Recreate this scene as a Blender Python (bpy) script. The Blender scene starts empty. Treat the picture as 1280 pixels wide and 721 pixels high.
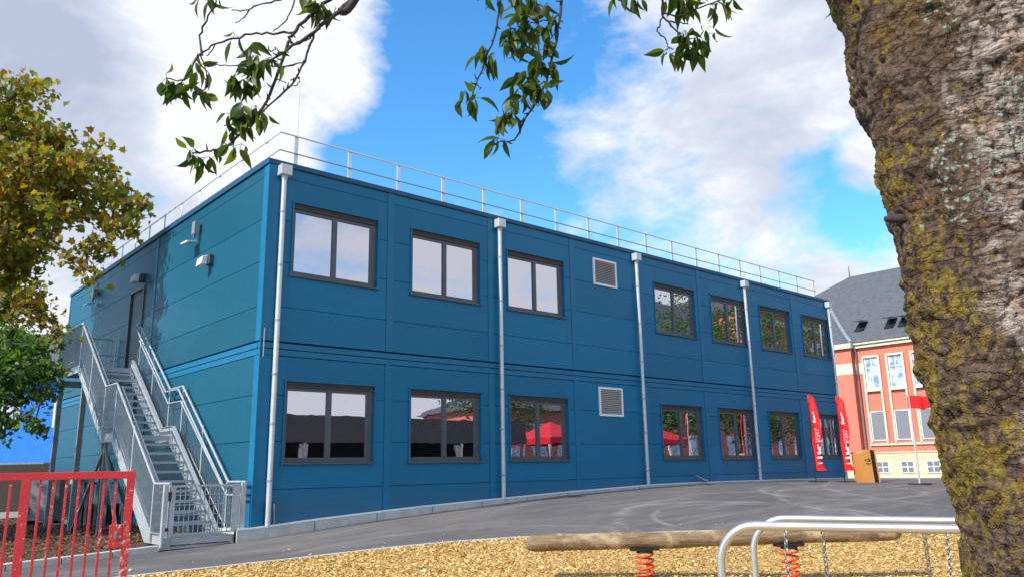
import bpy, math, random
import numpy as np
from mathutils import Vector, Matrix, noise
random.seed(7); rng = np.random.default_rng(7)
S = bpy.context.scene
COL = S.collection

# ------------------------------------------------------------------ camera
CF, YAW, PIT, ROL = 982.79, 0.727547, 0.223726, -0.0182
CAM = np.array([-5.7202, -13.0373, 1.39])
def basis():
    f = np.array([math.sin(YAW)*math.cos(PIT), math.cos(YAW)*math.cos(PIT), math.sin(PIT)])
    rt = np.array([math.cos(YAW), -math.sin(YAW), 0.]); up = np.cross(rt, f)
    return rt*math.cos(ROL)+up*math.sin(ROL), -rt*math.sin(ROL)+up*math.cos(ROL), f
CR, CU, CD = basis()
FW = np.array([math.sin(YAW), math.cos(YAW), 0.]); RT = np.array([math.cos(YAW), -math.sin(YAW), 0.])
def ray(x, y): return CR*(x-640)/CF + CU*(360.5-y)/CF + CD
def deep(x, y, d):                      # point of the place at horizontal distance d ahead of the photographer
    r = ray(x, y); return CAM + r*(d/(r@FW))
def spot(d, l, z=0.): p = CAM+FW*d+RT*l; return (p[0], p[1], z)
cam = bpy.data.objects.new('camera', bpy.data.cameras.new('camera')); COL.objects.link(cam)
cam.data.sensor_width = 36; cam.data.lens = 36*CF/1280
cam.data.clip_start = .05; cam.data.clip_end = 3000
cam.matrix_world = Matrix(((CR[0], CU[0], -CD[0], CAM[0]), (CR[1], CU[1], -CD[1], CAM[1]), (CR[2], CU[2], -CD[2], CAM[2]), (0, 0, 0, 1)))
S.camera = cam

# ------------------------------------------------------------------ terrain height
GFX = [-8, -1, 0, 1, 2, 4, 7, 10.4, 12, 16, 21, 36, 60]; GFZ = [.12, .26, .31, .39, .47, .6, .76, .86, .88, .86, .8, .45, .36]
GNX = [-8, 4, 9, 16, 21, 36, 60]; GNZ = [-.1, -.1, .15, .6, .6, .42, .36]
def g(X, Y):
    a = np.interp(X, GFX, GFZ); b = np.interp(X, GNX, GNZ)
    t = np.clip(-np.asarray(Y, float)/9., 0, 1)
    return a*(1-t)+b*t
def on(x, y, up=0.): return (x, y, float(g(x, y))+up)

# ------------------------------------------------------------------ materials
def nt(name):
    m = bpy.data.materials.new(name); m.use_nodes = True; t = m.node_tree
    return m, t, t.nodes['Principled BSDF']
def N(t, typ, **k):
    n = t.nodes.new(typ)
    for a, v in k.items():
        if a[0] == '_': n.inputs[a[1:].replace('_', ' ')].default_value = v
        else: setattr(n, a, v)
    return n
def ramp(t, fac, stops, interp='LINEAR'):
    r = t.nodes.new('ShaderNodeValToRGB'); r.color_ramp.interpolation = interp
    e = r.color_ramp.elements
    while len(e) < len(stops): e.new(.5)
    for i, (p, c) in enumerate(stops):
        e[i].position = p; e[i].color = (c[0], c[1], c[2], 1) if hasattr(c, '__len__') else (c, c, c, 1)
    if fac is not None: t.links.new(fac, r.inputs[0])
    return r
def mixc(t, fac, a, b, mode='MIX'):
    m = t.nodes.new('ShaderNodeMix'); m.data_type = 'RGBA'; m.blend_type = mode
    for s, v in ((m.inputs[0], fac), (m.inputs[6], a), (m.inputs[7], b)):
        if isinstance(v, bpy.types.NodeSocket): t.links.new(v, s)
        elif hasattr(v, '__len__'): s.default_value = (v[0], v[1], v[2], 1)
        else: s.default_value = v
    return m.outputs[2]
def M(t, op, a, b=None, c=None, clamp=False):
    m = t.nodes.new('ShaderNodeMath'); m.operation = op; m.use_clamp = clamp
    for i, v in enumerate((a, b, c)):
        if v is None: continue
        if isinstance(v, bpy.types.NodeSocket): t.links.new(v, m.inputs[i])
        else: m.inputs[i].default_value = v
    return m.outputs[0]
def coords(t, kind='Object', scale=(1, 1, 1), rot=(0, 0, 0)):
    c = t.nodes.new('ShaderNodeTexCoord'); mp = t.nodes.new('ShaderNodeMapping')
    mp.inputs['Scale'].default_value = scale; mp.inputs['Rotation'].default_value = rot
    t.links.new(c.outputs[kind], mp.inputs[0]); return mp.outputs[0]
def gpos(t, scale=(1, 1, 1), rot=(0, 0, 0)):
    c = t.nodes.new('ShaderNodeNewGeometry'); mp = t.nodes.new('ShaderNodeMapping')
    mp.inputs['Scale'].default_value = scale; mp.inputs['Rotation'].default_value = rot
    t.links.new(c.outputs['Position'], mp.inputs[0]); return mp.outputs[0]
def noi(t, vec, scale, detail=4, rough=.55, dist=0., out='Fac'):
    n = N(t, 'ShaderNodeTexNoise'); n.inputs['Scale'].default_value = scale; n.inputs['Detail'].default_value = detail
    n.inputs['Roughness'].default_value = rough; n.inputs['Distortion'].default_value = dist
    t.links.new(vec, n.inputs['Vector']); return n.outputs[out]
def vor(t, vec, scale, feature='F1', out='Distance'):
    n = N(t, 'ShaderNodeTexVoronoi', feature=feature); n.inputs['Scale'].default_value = scale
    t.links.new(vec, n.inputs['Vector']); return n.outputs[out]
def bump(t, b, h, strength=.3, dist=.01):
    n = t.nodes.new('ShaderNodeBump'); n.inputs['Strength'].default_value = strength; n.inputs['Distance'].default_value = dist
    t.links.new(h, n.inputs['Height']); t.links.new(n.outputs[0], b.inputs['Normal'])
MAT = {}
def simple(name, col, rough=.6, metal=0., var=.15, scale=6, bmp=0., spec=.5):
    m, t, b = nt(name); v = gpos(t)
    f = noi(t, v, scale, 5)
    lo = tuple(c*(1-var) for c in col); hi = tuple(min(1, c*(1+var)) for c in col)
    r = ramp(t, f, [(.3, lo), (.7, hi)])
    t.links.new(r.outputs[0], b.inputs['Base Color'])
    b.inputs['Roughness'].default_value = rough; b.inputs['Metallic'].default_value = metal
    b.inputs['Specular IOR Level'].default_value = spec
    f2 = noi(t, v, scale*5 if metal < .3 else 2.5, 3); rr = ramp(t, f2, [(.3, max(0, rough-.08)), (.7, min(1, rough+.08))])
    t.links.new(rr.outputs[0], b.inputs['Roughness'])
    if bmp: bump(t, b, noi(t, v, scale*8, 5), bmp, .005)
    MAT[name] = m; return m

def blue_panel(name, axis):
    # coil-coated steel sandwich panel with micro lines
    m, t, b = nt(name); v = gpos(t)
    f = noi(t, v, .6, 3); f2 = noi(t, v, 25, 4)
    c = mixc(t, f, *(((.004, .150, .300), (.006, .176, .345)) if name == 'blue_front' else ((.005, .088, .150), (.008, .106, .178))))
    streak = noi(t, gpos(t, (3.0, 3.0, .25)), 2.2, 5, .6)
    c = mixc(t, M(t, 'MULTIPLY', ramp(t, streak, [(.5, 0), (.8, 1)]).outputs[0], .16), c, (.020, .155, .28))
    gi = t.nodes.new('ShaderNodeNewGeometry')
    tone = ramp(t, gi.outputs['Random Per Island'], [(0, .84), (1, 1.0)]).outputs[0]
    c = mixc(t, 1., c, tone, 'MULTIPLY')
    sz = t.nodes.new('ShaderNodeSeparateXYZ'); t.links.new(v, sz.inputs[0])
    dirt = M(t, 'MULTIPLY', ramp(t, M(t, 'ADD', sz.outputs[2], M(t, 'MULTIPLY', noi(t, v, 5, 5, .7), -.9)), [(.25, .30), (.75, 0)]).outputs[0], 1.)
    c = mixc(t, dirt, c, (.10, .10, .095))
    t.links.new(c, b.inputs['Base Color'])
    b.inputs['Roughness'].default_value = .42
    r = ramp(t, f2, [(.3, .36), (.7, .46)]); t.links.new(r.outputs[0], b.inputs['Roughness'])
    b.inputs['Specular IOR Level'].default_value = .25
    w = N(t, 'ShaderNodeTexWave', wave_type='BANDS', bands_direction=axis); w.inputs['Scale'].default_value = 5.2
    w.inputs['Distortion'].default_value = 0
    t.links.new(v, w.inputs['Vector'])
    h = M(t, 'ADD', M(t, 'MULTIPLY', w.outputs['Fac'], .25), M(t, 'MULTIPLY', noi(t, v, 1.1, 2), 3.0))
    bump(t, b, h, .5, .004)
    MAT[name] = m; return m
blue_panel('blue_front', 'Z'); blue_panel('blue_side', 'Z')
simple('blue_trim', (.006, .150, .295), .4, 0, .06, spec=.3)
simple('blue_coping', (.016, .085, .17), .42, 0, .06, spec=.3)
simple('dark_gap', (.008, .035, .055), .8)
simple('anthracite', (.075, .085, .10), .42, 0, .1)
simple('blind_box', (.035, .036, .042), .5, 0, .1)
simple('galvanised', (.34, .36, .39), .45, .5, .14, 9)
simple('galvanised_pale', (.46, .48, .51), .42, .3, .12, 6)
simple('galvanised_dull', (.24, .25, .265), .5, .5, .2, 9)
simple('zinc', (.58, .60, .62), .38, .35, .08, 6)
simple('white_paint', (.82, .83, .85), .45, 0, .06)
simple('vent_slat', (.42, .36, .34), .5, 0, .06)
simple('aluminium', (.66, .67, .69), .35, .4, .06)
simple('black_metal', (.012, .012, .014), .45)
simple('black_rubber', (.01, .01, .01), .8)
simple('concrete', (.52, .50, .46), .85, 0, .16, 5, .3)
simple('concrete_pale', (.56, .55, .53), .8, 0, .1, 4, .2)
simple('paving_grey', (.26, .25, .24), .85, 0, .12, 5, .2)
simple('grey_cabinet', (.17, .18, .20), .5, 0, .06)
simple('grey_cloth', (.085, .08, .078), .8, 0, .1, 3)
simple('brown_grey', (.10, .09, .08), .7, 0, .15, 12, .2)
simple('cream_render', (.66, .58, .43), .8, 0, .07, 3, .1)
simple('window_white', (.78, .78, .74), .5, 0, .04)
simple('slate', (.085, .09, .105), .7, 0, .18, 3, .3)
simple('azure_render', (.02, .20, .72), .8, 0, .08, 2)
simple('beige_render', (.42, .37, .30), .8, 0, .08, 2)
simple('tile_roof', (.085, .08, .085), .75, 0, .2, 5, .3)
simple('flag_red', (.85, .012, .010), .55, 0, .06, 8)
simple('mark_white', (.85, .83, .86), .6, 0, .03)
simple('canvas_red', (.62, .012, .02), .6, 0, .08, 3)
simple('canvas_white', (.75, .75, .75), .7, 0, .05, 3)
simple('dark_mark', (.02, .012, .008), .6)
simple('stainless', (.66, .645, .63), .34, .8, .05, 3)
simple('chain_steel', (.30, .28, .26), .4, .8, .2, 30)
simple('spring_red', (.75, .07, .02), .38, 0, .1, 12)
simple('steel_dark', (.10, .10, .11), .5, .5, .2)
simple('brick_brown', (.028, .020, .015), .95, 0, .3, 12, .5)
simple('timber_edge', (.30, .23, .14), .85, 0, .25, 6, .3)

def pink():
    m, t, b = nt('pink_render'); v = gpos(t)
    c = mixc(t, noi(t, v, .8, 5), (.60, .155, .105), (.72, .195, .13))
    st = noi(t, gpos(t, (4, 4, .4)), 1.5, 5)
    c = mixc(t, M(t, 'MULTIPLY', ramp(t, st, [(.55, 0), (.8, 1)]).outputs[0], .25), c, (.52, .16, .12))
    t.links.new(c, b.inputs['Base Color']); b.inputs['Roughness'].default_value = .85
    bump(t, b, noi(t, v, 60, 4), .15, .005); MAT['pink_render'] = m
pink()
def stonework():
    m, t, b = nt('cream_stone'); v = gpos(t)
    br = N(t, 'ShaderNodeTexBrick'); br.inputs['Scale'].default_value = 1.6; br.inputs['Mortar Size'].default_value = .02
    br.inputs['Color1'].default_value = (.62, .50, .33, 1); br.inputs['Color2'].default_value = (.50, .40, .26, 1); br.inputs['Mortar'].default_value = (.55, .47, .34, 1)
    t.links.new(gpos(t, (1, 1, 1), (math.pi/2, 0, math.pi/2)), br.inputs['Vector'])
    c = mixc(t, noi(t, v, 9, 5), br.outputs[0], (.66, .55, .38)); t.links.new(c, b.inputs['Base Color'])
    b.inputs['Roughness'].default_value = .9; bump(t, b, noi(t, v, 30, 5), .3, .01); MAT['cream_stone'] = m
stonework()
def wood():
    m, t, b = nt('lectern_wood'); v = gpos(t, (8, 8, 1.2))
    c = mixc(t, noi(t, v, 3, 6, .6, 1.), (.52, .21, .045), (.68, .31, .08)); t.links.new(c, b.inputs['Base Color'])
    b.inputs['Roughness'].default_value = .45; MAT['lectern_wood'] = m
    m, t, b = nt('log_wood')
    ax = Vector((.783, -.622, 0)); ang = math.atan2(ax.y, ax.x)
    v = gpos(t, (1, 1, 1), (0, 0, -ang))
    mp = t.nodes.new('ShaderNodeMapping'); mp.inputs['Scale'].default_value = (.9, 9, 9); t.links.new(v, mp.inputs[0])
    f = noi(t, mp.outputs[0], 3, 8, .65, .6); f2 = noi(t, v, 2.3, 5, .6); f3 = noi(t, mp.outputs[0], 14, 4, .6)
    c = mixc(t, ramp(t, f, [(.35, 0), (.65, 1)]).outputs[0], (.12, .07, .035), (.30, .205, .115))
    c = mixc(t, ramp(t, f2, [(.52, 0), (.62, 1)]).outputs[0], c, (.46, .34, .20))
    c = mixc(t, ramp(t, f3, [(.30, 1), (.40, 0)]).outputs[0], c, (.07, .045, .03))
    c = mixc(t, ramp(t, noi(t, v, 1.1, 4), [(.55, 0), (.7, .6)]).outputs[0], c, (.14, .10, .07))
    t.links.new(c, b.inputs['Base Color']); b.inputs['Roughness'].default_value = .8
    bump(t, b, M(t, 'ADD', f, f3), .6, .008); MAT['log_wood'] = m
wood()
def gate_paint():
    m, t, b = nt('red_paint'); v = gpos(t)
    n = noi(t, v, 22, 5, .7); big = noi(t, v, 1.7, 2)
    c = mixc(t, noi(t, v, 4, 4), (.58, .022, .026), (.70, .035, .036))
    chip = ramp(t, M(t, 'ADD', n, M(t, 'MULTIPLY', big, .25)), [(.74, 0), (.77, 1)]).outputs[0]
    c = mixc(t, chip, c, (.55, .47, .42)); t.links.new(c, b.inputs['Base Color'])
    b.inputs['Roughness'].default_value = .42; bump(t, b, n, .15, .003); MAT['red_paint'] = m
    m, t, b = nt('red_paint_worn'); v = gpos(t); n = noi(t, v, 16, 6, .75)
    c = mixc(t, ramp(t, n, [(.53, 0), (.57, 1)]).outputs[0], (.62, .03, .032), (.60, .54, .50)); t.links.new(c, b.inputs['Base Color'])
    b.inputs['Roughness'].default_value = .5; MAT['red_paint_worn'] = m
gate_paint()
def glass():
    # coated double glazing: strong mirror reflection over a dark room
    m = bpy.data.materials.new('coated_glass'); m.use_nodes = True; t = m.node_tree; t.nodes.clear()
    o = t.nodes.new('ShaderNodeOutputMaterial'); mx = t.nodes.new('ShaderNodeMixShader')
    gl = N(t, 'ShaderNodeBsdfGlossy'); gl.inputs['Roughness'].default_value = .0; gl.inputs['Color'].default_value = (.90, .89, 1.0, 1)
    df = N(t, 'ShaderNodeBsdfDiffuse'); df.inputs['Color'].default_value = (.012, .013, .016, 1)
    fr = N(t, 'ShaderNodeFresnel'); fr.inputs['IOR'].default_value = 3.6
    t.links.new(M(t, 'ADD', fr.outputs[0], .30, clamp=True), mx.inputs[0])
    v = gpos(t); bp = t.nodes.new('ShaderNodeBump'); bp.inputs['Strength'].default_value = .10; bp.inputs['Distance'].default_value = .012
    t.links.new(noi(t, v, 1.6, 2), bp.inputs['Height']); t.links.new(bp.outputs[0], gl.inputs['Normal'])
    t.links.new(df.outputs[0], mx.inputs[1]); t.links.new(gl.outputs[0], mx.inputs[2]); t.links.new(mx.outputs[0], o.inputs[0])
    MAT['coated_glass'] = m
    m, t, b = nt('pale_glass'); b.inputs['Base Color'].default_value = (.30, .38, .50, 1); b.inputs['Roughness'].default_value = .06
    c = mixc(t, ramp(t, noi(t, gpos(t), 1.9, 4), [(.4, 0), (.6, 1)]).outputs[0], (.16, .24, .36), (.55, .60, .68)); t.links.new(c, b.inputs['Base Color']); MAT['pale_glass'] = m
    m, t, b = nt('screen_glass'); b.inputs['Roughness'].default_value = .35
    w = N(t, 'ShaderNodeTexWave', wave_type='BANDS', bands_direction='Z'); w.inputs['Scale'].default_value = 6; t.links.new(gpos(t), w.inputs['Vector'])
    c = mixc(t, w.outputs['Fac'], (.17, .17, .19), (.24, .24, .26)); t.links.new(c, b.inputs['Base Color']); MAT['screen_glass'] = m
glass()
def asphalt():
    m, t, b = nt('asphalt'); v = gpos(t)
    f = noi(t, v, .35, 6, .6); f2 = noi(t, v, 90, 3, .7); f3 = noi(t, gpos(t, (.5, 2.2, 1), (0, 0, .45)), 1.1, 6, .65)
    c = mixc(t, ramp(t, f, [(.3, 0), (.7, 1)]).outputs[0], (.086, .081, .084), (.150, .140, .140))
    c = mixc(t, ramp(t, f3, [(.45, 0), (.72, .7)]).outputs[0], c, (.25, .225, .205))
    # curved scuff tracks left by turning vehicles
    sx = t.nodes.new('ShaderNodeSeparateXYZ'); t.links.new(v, sx.inputs[0])
    jit = M(t, 'MULTIPLY', M(t, 'SUBTRACT', noi(t, v, .6, 3), .5), .5)
    for cx, cy, r0, r1, wd, am in ((7.4, -4.9, 2.6, 1.0, .10, .55), (7.7, -4.9, 2.05, 1.0, .07, .5), (13.2, -3.6, 2.1, 1.2, .09, .45), (13.4, -6.6, 4.2, 1.0, .08, .35), (1.2, -6.2, 4.6, 1.0, .08, .3), (17., -7, 5.2, 1., .1, .35), (9.5, -9, 7.1, 1., .1, .3)):
        dx = M(t, 'SUBTRACT', sx.outputs[0], cx); dy = M(t, 'MULTIPLY', M(t, 'SUBTRACT', sx.outputs[1], cy), r1)
        rr = M(t, 'SQRT', M(t, 'ADD', M(t, 'MULTIPLY', dx, dx), M(t, 'MULTIPLY', dy, dy)))
        q = M(t, 'ABSOLUTE', M(t, 'SUBTRACT', M(t, 'ADD', rr, jit), r0))
        band = M(t, 'MULTIPLY', M(t, 'SUBTRACT', 1., M(t, 'DIVIDE', q, wd*1.5), clamp=True), am*1.35)
        band = M(t, 'MULTIPLY', band, ramp(t, noi(t, v, 1.3, 5, .7), [(.35, 0), (.6, 1)]).outputs[0])
        c = mixc(t, band, c, (.36, .32, .28))
    c = mixc(t, M(t, 'MULTIPLY', f2, .35), c, (.06, .058, .064))
    c = mixc(t, ramp(t, vor(t, v, 60), [(.05, .45), (.12, 0)]).outputs[0], c, (.24, .23, .22))
    t.links.new(c, b.inputs['Base Color'])
    b.inputs['Roughness'].default_value = .85; b.inputs['Specular IOR Level'].default_value = .3; bump(t, b, f2, .5, .008); MAT['asphalt'] = m
    m, t, b = nt('chips_ground'); v = gpos(t)
    c = ramp(t, vor(t, v, 28, out='Color'), [(0, (.24, .13, .035)), (.4, (.50, .31, .10)), (.7, (.62, .42, .16)), (1, (.36, .20, .06))]).outputs[0]
    c = mixc(t, ramp(t, noi(t, v, .9, 5), [(.5, 0), (.75, .55)]).outputs[0], c, (.30, .17, .06))
    t.links.new(c, b.inputs['Base Color']); b.inputs['Roughness'].default_value = .9; bump(t, b, vor(t, v, 30), .8, .02); MAT['chips_ground'] = m
    for nm, cols in (('chips', [(0, (.20, .09, .022)), (.22, (.44, .25, .06)), (.5, (.64, .41, .12)), (.8, (.74, .52, .19)), (1, (.85, .70, .38))]), ('mulch', [(0, (.035, .016, .008)), (.5, (.13, .06, .025)), (.85, (.22, .115, .045)), (1, (.30, .18, .08))])):
        m, t, b = nt(nm); gi = t.nodes.new('ShaderNodeNewGeometry')
        t.links.new(ramp(t, gi.outputs['Random Per Island'], cols).outputs[0], b.inputs['Base Color']); b.inputs['Roughness'].default_value = .8; MAT[nm] = m
    m, t, b = nt('mulch_ground'); v = gpos(t)
    c = ramp(t, noi(t, v, 14, 6, .7), [(.3, (.04, .02, .01)), (.55, (.115, .055, .025)), (.75, (.17, .09, .04))]).outputs[0]
    c = mixc(t, ramp(t, noi(t, v, .7, 4), [(.5, 0), (.7, .5)]).outputs[0], c, (.06, .055, .025))
    t.links.new(c, b.inputs['Base Color']); b.inputs['Roughness'].default_value = .95; bump(t, b, noi(t, v, 20, 6, .8), .9, .04); MAT['mulch_ground'] = m
asphalt()
def leafmat(name, stops, trans=.35, rough=.45, spec=.4):
    m = bpy.data.materials.new(name); m.use_nodes = True; t = m.node_tree; b = t.nodes['Principled BSDF']; o = t.nodes['Material Output']
    gi = t.nodes.new('ShaderNodeNewGeometry')
    c = ramp(t, gi.outputs['Random Per Island'], stops).outputs[0]
    c = mixc(t, M(t, 'MULTIPLY', noi(t, gpos(t), 1.2, 3), .6), c, stops[0][1])
    t.links.new(c, b.inputs['Base Color']); b.inputs['Roughness'].default_value = rough; b.inputs['Specular IOR Level'].default_value = spec
    tr = t.nodes.new('ShaderNodeBsdfTranslucent'); mx = t.nodes.new('ShaderNodeMixShader'); mx.inputs[0].default_value = trans
    hs = t.nodes.new('ShaderNodeHueSaturation'); hs.inputs['Value'].default_value = 1.9; hs.inputs['Saturation'].default_value = 1.15; t.links.new(c, hs.inputs['Color'])
    t.links.new(hs.outputs[0], tr.inputs[0]); t.links.new(b.outputs[0], mx.inputs[1]); t.links.new(tr.outputs[0], mx.inputs[2]); t.links.new(mx.outputs[0], o.inputs[0])
    MAT[name] = m
leafmat('maple_leaf', [(0, (.09, .11, .018)), (.25, (.18, .20, .028)), (.48, (.30, .27, .034)), (.72, (.40, .28, .032)), (.86, (.36, .16, .024)), (.94, (.24, .09, .024)), (1, (.42, .30, .035))], .4)
leafmat('green_leaf', [(0, (.035, .08, .014)), (.5, (.07, .145, .025)), (.85, (.12, .19, .035)), (1, (.18, .21, .04))], .45)
leafmat('purple_leaf', [(0, (.02, .010, .012)), (1, (.06, .03, .03))], .2)
leafmat('cherry_leaf', [(0, (.035, .062, .010)), (.5, (.070, .105, .016)), (.85, (.12, .15, .022)), (1, (.17, .17, .025))], .5, .42, .3)
simple('twig_bark', (.055, .035, .035), .8, 0, .35, 40, .5)
simple('maple_bark', (.09, .075, .06), .9, 0, .25, 12, .5)
def bark():
    m, t, b = nt('cherry_bark')
    v = coords(t)                        # trunk object space: metres about its foot
    sx = t.nodes.new('ShaderNodeSeparateXYZ'); t.links.new(v, sx.inputs[0])
    rot = coords(t, 'Object', (1, 1, 1), (0, 0, YAW))
    sr = t.nodes.new('ShaderNodeSeparateXYZ'); t.links.new(rot, sr.inputs[0])
    at_ = t.nodes.new('ShaderNodeAttribute'); at_.attribute_name = 'across'; lat = M(t, 'MULTIPLY', at_.outputs['Fac'], .30)                  # across the trunk, positive to the side away from the building
    hgt = sx.outputs[2]
    mp = t.nodes.new('ShaderNodeMapping'); mp.inputs['Scale'].default_value = (1, 1, 3.4); mp.inputs['Rotation'].default_value = (.12, .30, 0); t.links.new(rot, mp.inputs[0])
    n1 = noi(t, v, 7, 8, .7, .6); n2 = noi(t, v, 38, 6, .72, .4); n3 = noi(t, mp.outputs[0], 11, 7, .7, 1.4); n4 = noi(t, v, 2.4, 5, .6)
    base = mixc(t, ramp(t, n2, [(.36, 0), (.62, 1)]).outputs[0], (.036, .021, .014), (.23, .155, .112))
    base = mixc(t, ramp(t, n1, [(.48, 0), (.62, .7)]).outputs[0], base, (.13, .062, .036))
    wv = t.nodes.new('ShaderNodeVectorMath'); wv.operation = 'ADD'; t.links.new(mp.outputs[0], wv.inputs[0]); ws = t.nodes.new('ShaderNodeVectorMath'); ws.operation = 'SCALE'; ws.inputs['Scale'].default_value = .22; t.links.new(noi(t, v, 9, 5, .7, out='Color'), ws.inputs[0]); t.links.new(ws.outputs[0], wv.inputs[1])
    crack = M(t, 'MULTIPLY', ramp(t, vor(t, wv.outputs[0], 9, 'DISTANCE_TO_EDGE'), [(.0, 1), (.10, 0)]).outputs[0], ramp(t, n1, [(.40, 0), (.55, 1)]).outputs[0])
    base = mixc(t, M(t, 'MULTIPLY', crack, .75), base, (.016, .010, .009))
    # papery horizontal peeling strips, on the far-right side and upward
    side = M(t, 'MULTIPLY_ADD', lat, 5.5, M(t, 'MULTIPLY_ADD', M(t, 'SUBTRACT', n4, .5), 3.0, 1.18))
    strip = M(t, 'MULTIPLY', ramp(t, n3, [(.44, 0), (.54, 1)]).outputs[0], ramp(t, side, [(.0, 0), (.30, 1)]).outputs[0])
    strip = M(t, 'MULTIPLY', strip, ramp(t, n2, [(.40, .1), (.52, 1)]).outputs[0]); strip = M(t, 'MULTIPLY', strip, ramp(t, noi(t, v, 5., 4, .6), [(.36, .05), (.50, 1)]).outputs[0])
    pc = mixc(t, n1, (.42, .33, .28), (.74, .64, .57)); pc = mixc(t, ramp(t, noi(t, v, 3.1, 3), [(.62, 0), (.72, .7)]).outputs[0], pc, (.60, .33, .20))
    c = mixc(t, strip, base, pc)
    # moss: yellow-olive, thicker on the left edge and lower half
    mossf = M(t, 'ADD', M(t, 'MULTIPLY_ADD', lat, -5.5, -1.18), M(t, 'MULTIPLY', M(t, 'SUBTRACT', n4, .5), 3.6))
    low = N(t, 'ShaderNodeMapRange'); t.links.new(hgt, low.inputs[0])
    low.inputs[1].default_value = 2.75; low.inputs[2].default_value = 1.8; low.inputs[3].default_value = -.75; low.inputs[4].default_value = .02
    mossf = M(t, 'ADD', mossf, low.outputs[0])
    mossf = M(t, 'ADD', mossf, M(t, 'MULTIPLY', M(t, 'SUBTRACT', n2, .5), 4.2))
    mossf = M(t, 'ADD', mossf, M(t, 'MULTIPLY', M(t, 'SUBTRACT', noi(t, v, 17, 4, .6), .5), 3.6))
    mm = ramp(t, mossf, [(.0, 0), (.5, .88)]).outputs[0]
    mc = mixc(t, ramp(t, noi(t, v, 60, 4, .8), [(.35, 0), (.65, 1)]).outputs[0], (.10, .062, .014), (.40, .27, .035))
    c = mixc(t, mm, c, mc)
    # one band of yellow moss near the fork
    up = N(t, 'ShaderNodeMapRange'); t.links.new(hgt, up.inputs[0]); up.inputs[1].default_value = 2.6; up.inputs[2].default_value = 3.1
    ub = M(t, 'MULTIPLY', up.outputs[0], ramp(t, M(t, 'ABSOLUTE', M(t, 'ADD', lat, .19)), [(.06, 1), (.16, 0)]).outputs[0])
    ub = M(t, 'MULTIPLY', ub, ramp(t, n1, [(.42, 0), (.52, 1)]).outputs[0])
    c = mixc(t, M(t, 'MULTIPLY', ub, .8), c, (.23, .14, .012))
    # rusty algae
    ru = M(t, 'MULTIPLY', ramp(t, noi(t, v, 5.2, 5, .7), [(.60, 0), (.68, .7)]).outputs[0], ramp(t, n2, [(.4, 0), (.6, 1)]).outputs[0])
    c = mixc(t, ru, c, (.26, .085, .018))
    # pale green lichen rosettes
    vv = t.nodes.new('ShaderNodeVectorMath'); vv.operation = 'MULTIPLY_ADD'; vv.inputs[1].default_value = (1, 1, 1); t.links.new(v, vv.inputs[0])
    sc = t.nodes.new('ShaderNodeVectorMath'); sc.operation = 'SCALE'; sc.inputs['Scale'].default_value = .03; t.links.new(noi(t, v, 60, 4, .7, out='Color'), sc.inputs[0]); t.links.new(sc.outputs[0], vv.inputs[2])
    d1 = vor(t, vv.outputs[0], 48); pres = noi(t, v, 3.3, 3, .5)
    sid2 = ramp(t, M(t, 'ABSOLUTE', M(t, 'ADD', lat, .225)), [(.015, .07), (.08, -.16)]).outputs[0]
    upl = N(t, 'ShaderNodeMapRange'); t.links.new(hgt, upl.inputs[0]); upl.inputs[1].default_value = 1.9; upl.inputs[2].default_value = 2.3; upl.inputs[3].default_value = -.07; upl.inputs[4].default_value = .04; pres = M(t, 'ADD', pres, upl.outputs[0])
    lic = M(t, 'MULTIPLY', ramp(t, d1, [(.26, 1), (.40, 0)]).outputs[0], ramp(t, M(t, 'ADD', pres, sid2), [(.60, 0), (.63, 1)]).outputs[0])
    c = mixc(t, M(t, 'MULTIPLY', lic, .9), c, mixc(t, n2, (.26, .33, .25), (.60, .68, .56)))
    t.links.new(c, b.inputs['Base Color']); b.inputs['Roughness'].default_value = .88; b.inputs['Specular IOR Level'].default_value = .25
    c = mixc(t, M(t, 'MULTIPLY', ramp(t, noi(t, v, 3.7, 6, .65), [(.50, 0), (.66, 1)]).outputs[0], .55), c, mixc(t, .55, c, (.020, .012, .009)))
    h = M(t, 'ADD', M(t, 'MULTIPLY', n2, 1.), M(t, 'ADD', M(t, 'MULTIPLY', n3, 1.2), M(t, 'MULTIPLY', lic, .25)))
    h = M(t, 'ADD', h, M(t, 'MULTIPLY', noi(t, v, 110, 4, .75), .45)); h = M(t, 'SUBTRACT', h, M(t, 'MULTIPLY', crack, .8))
    bump(t, b, h, 1., .016)
    MAT['cherry_bark'] = m
bark()

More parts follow.
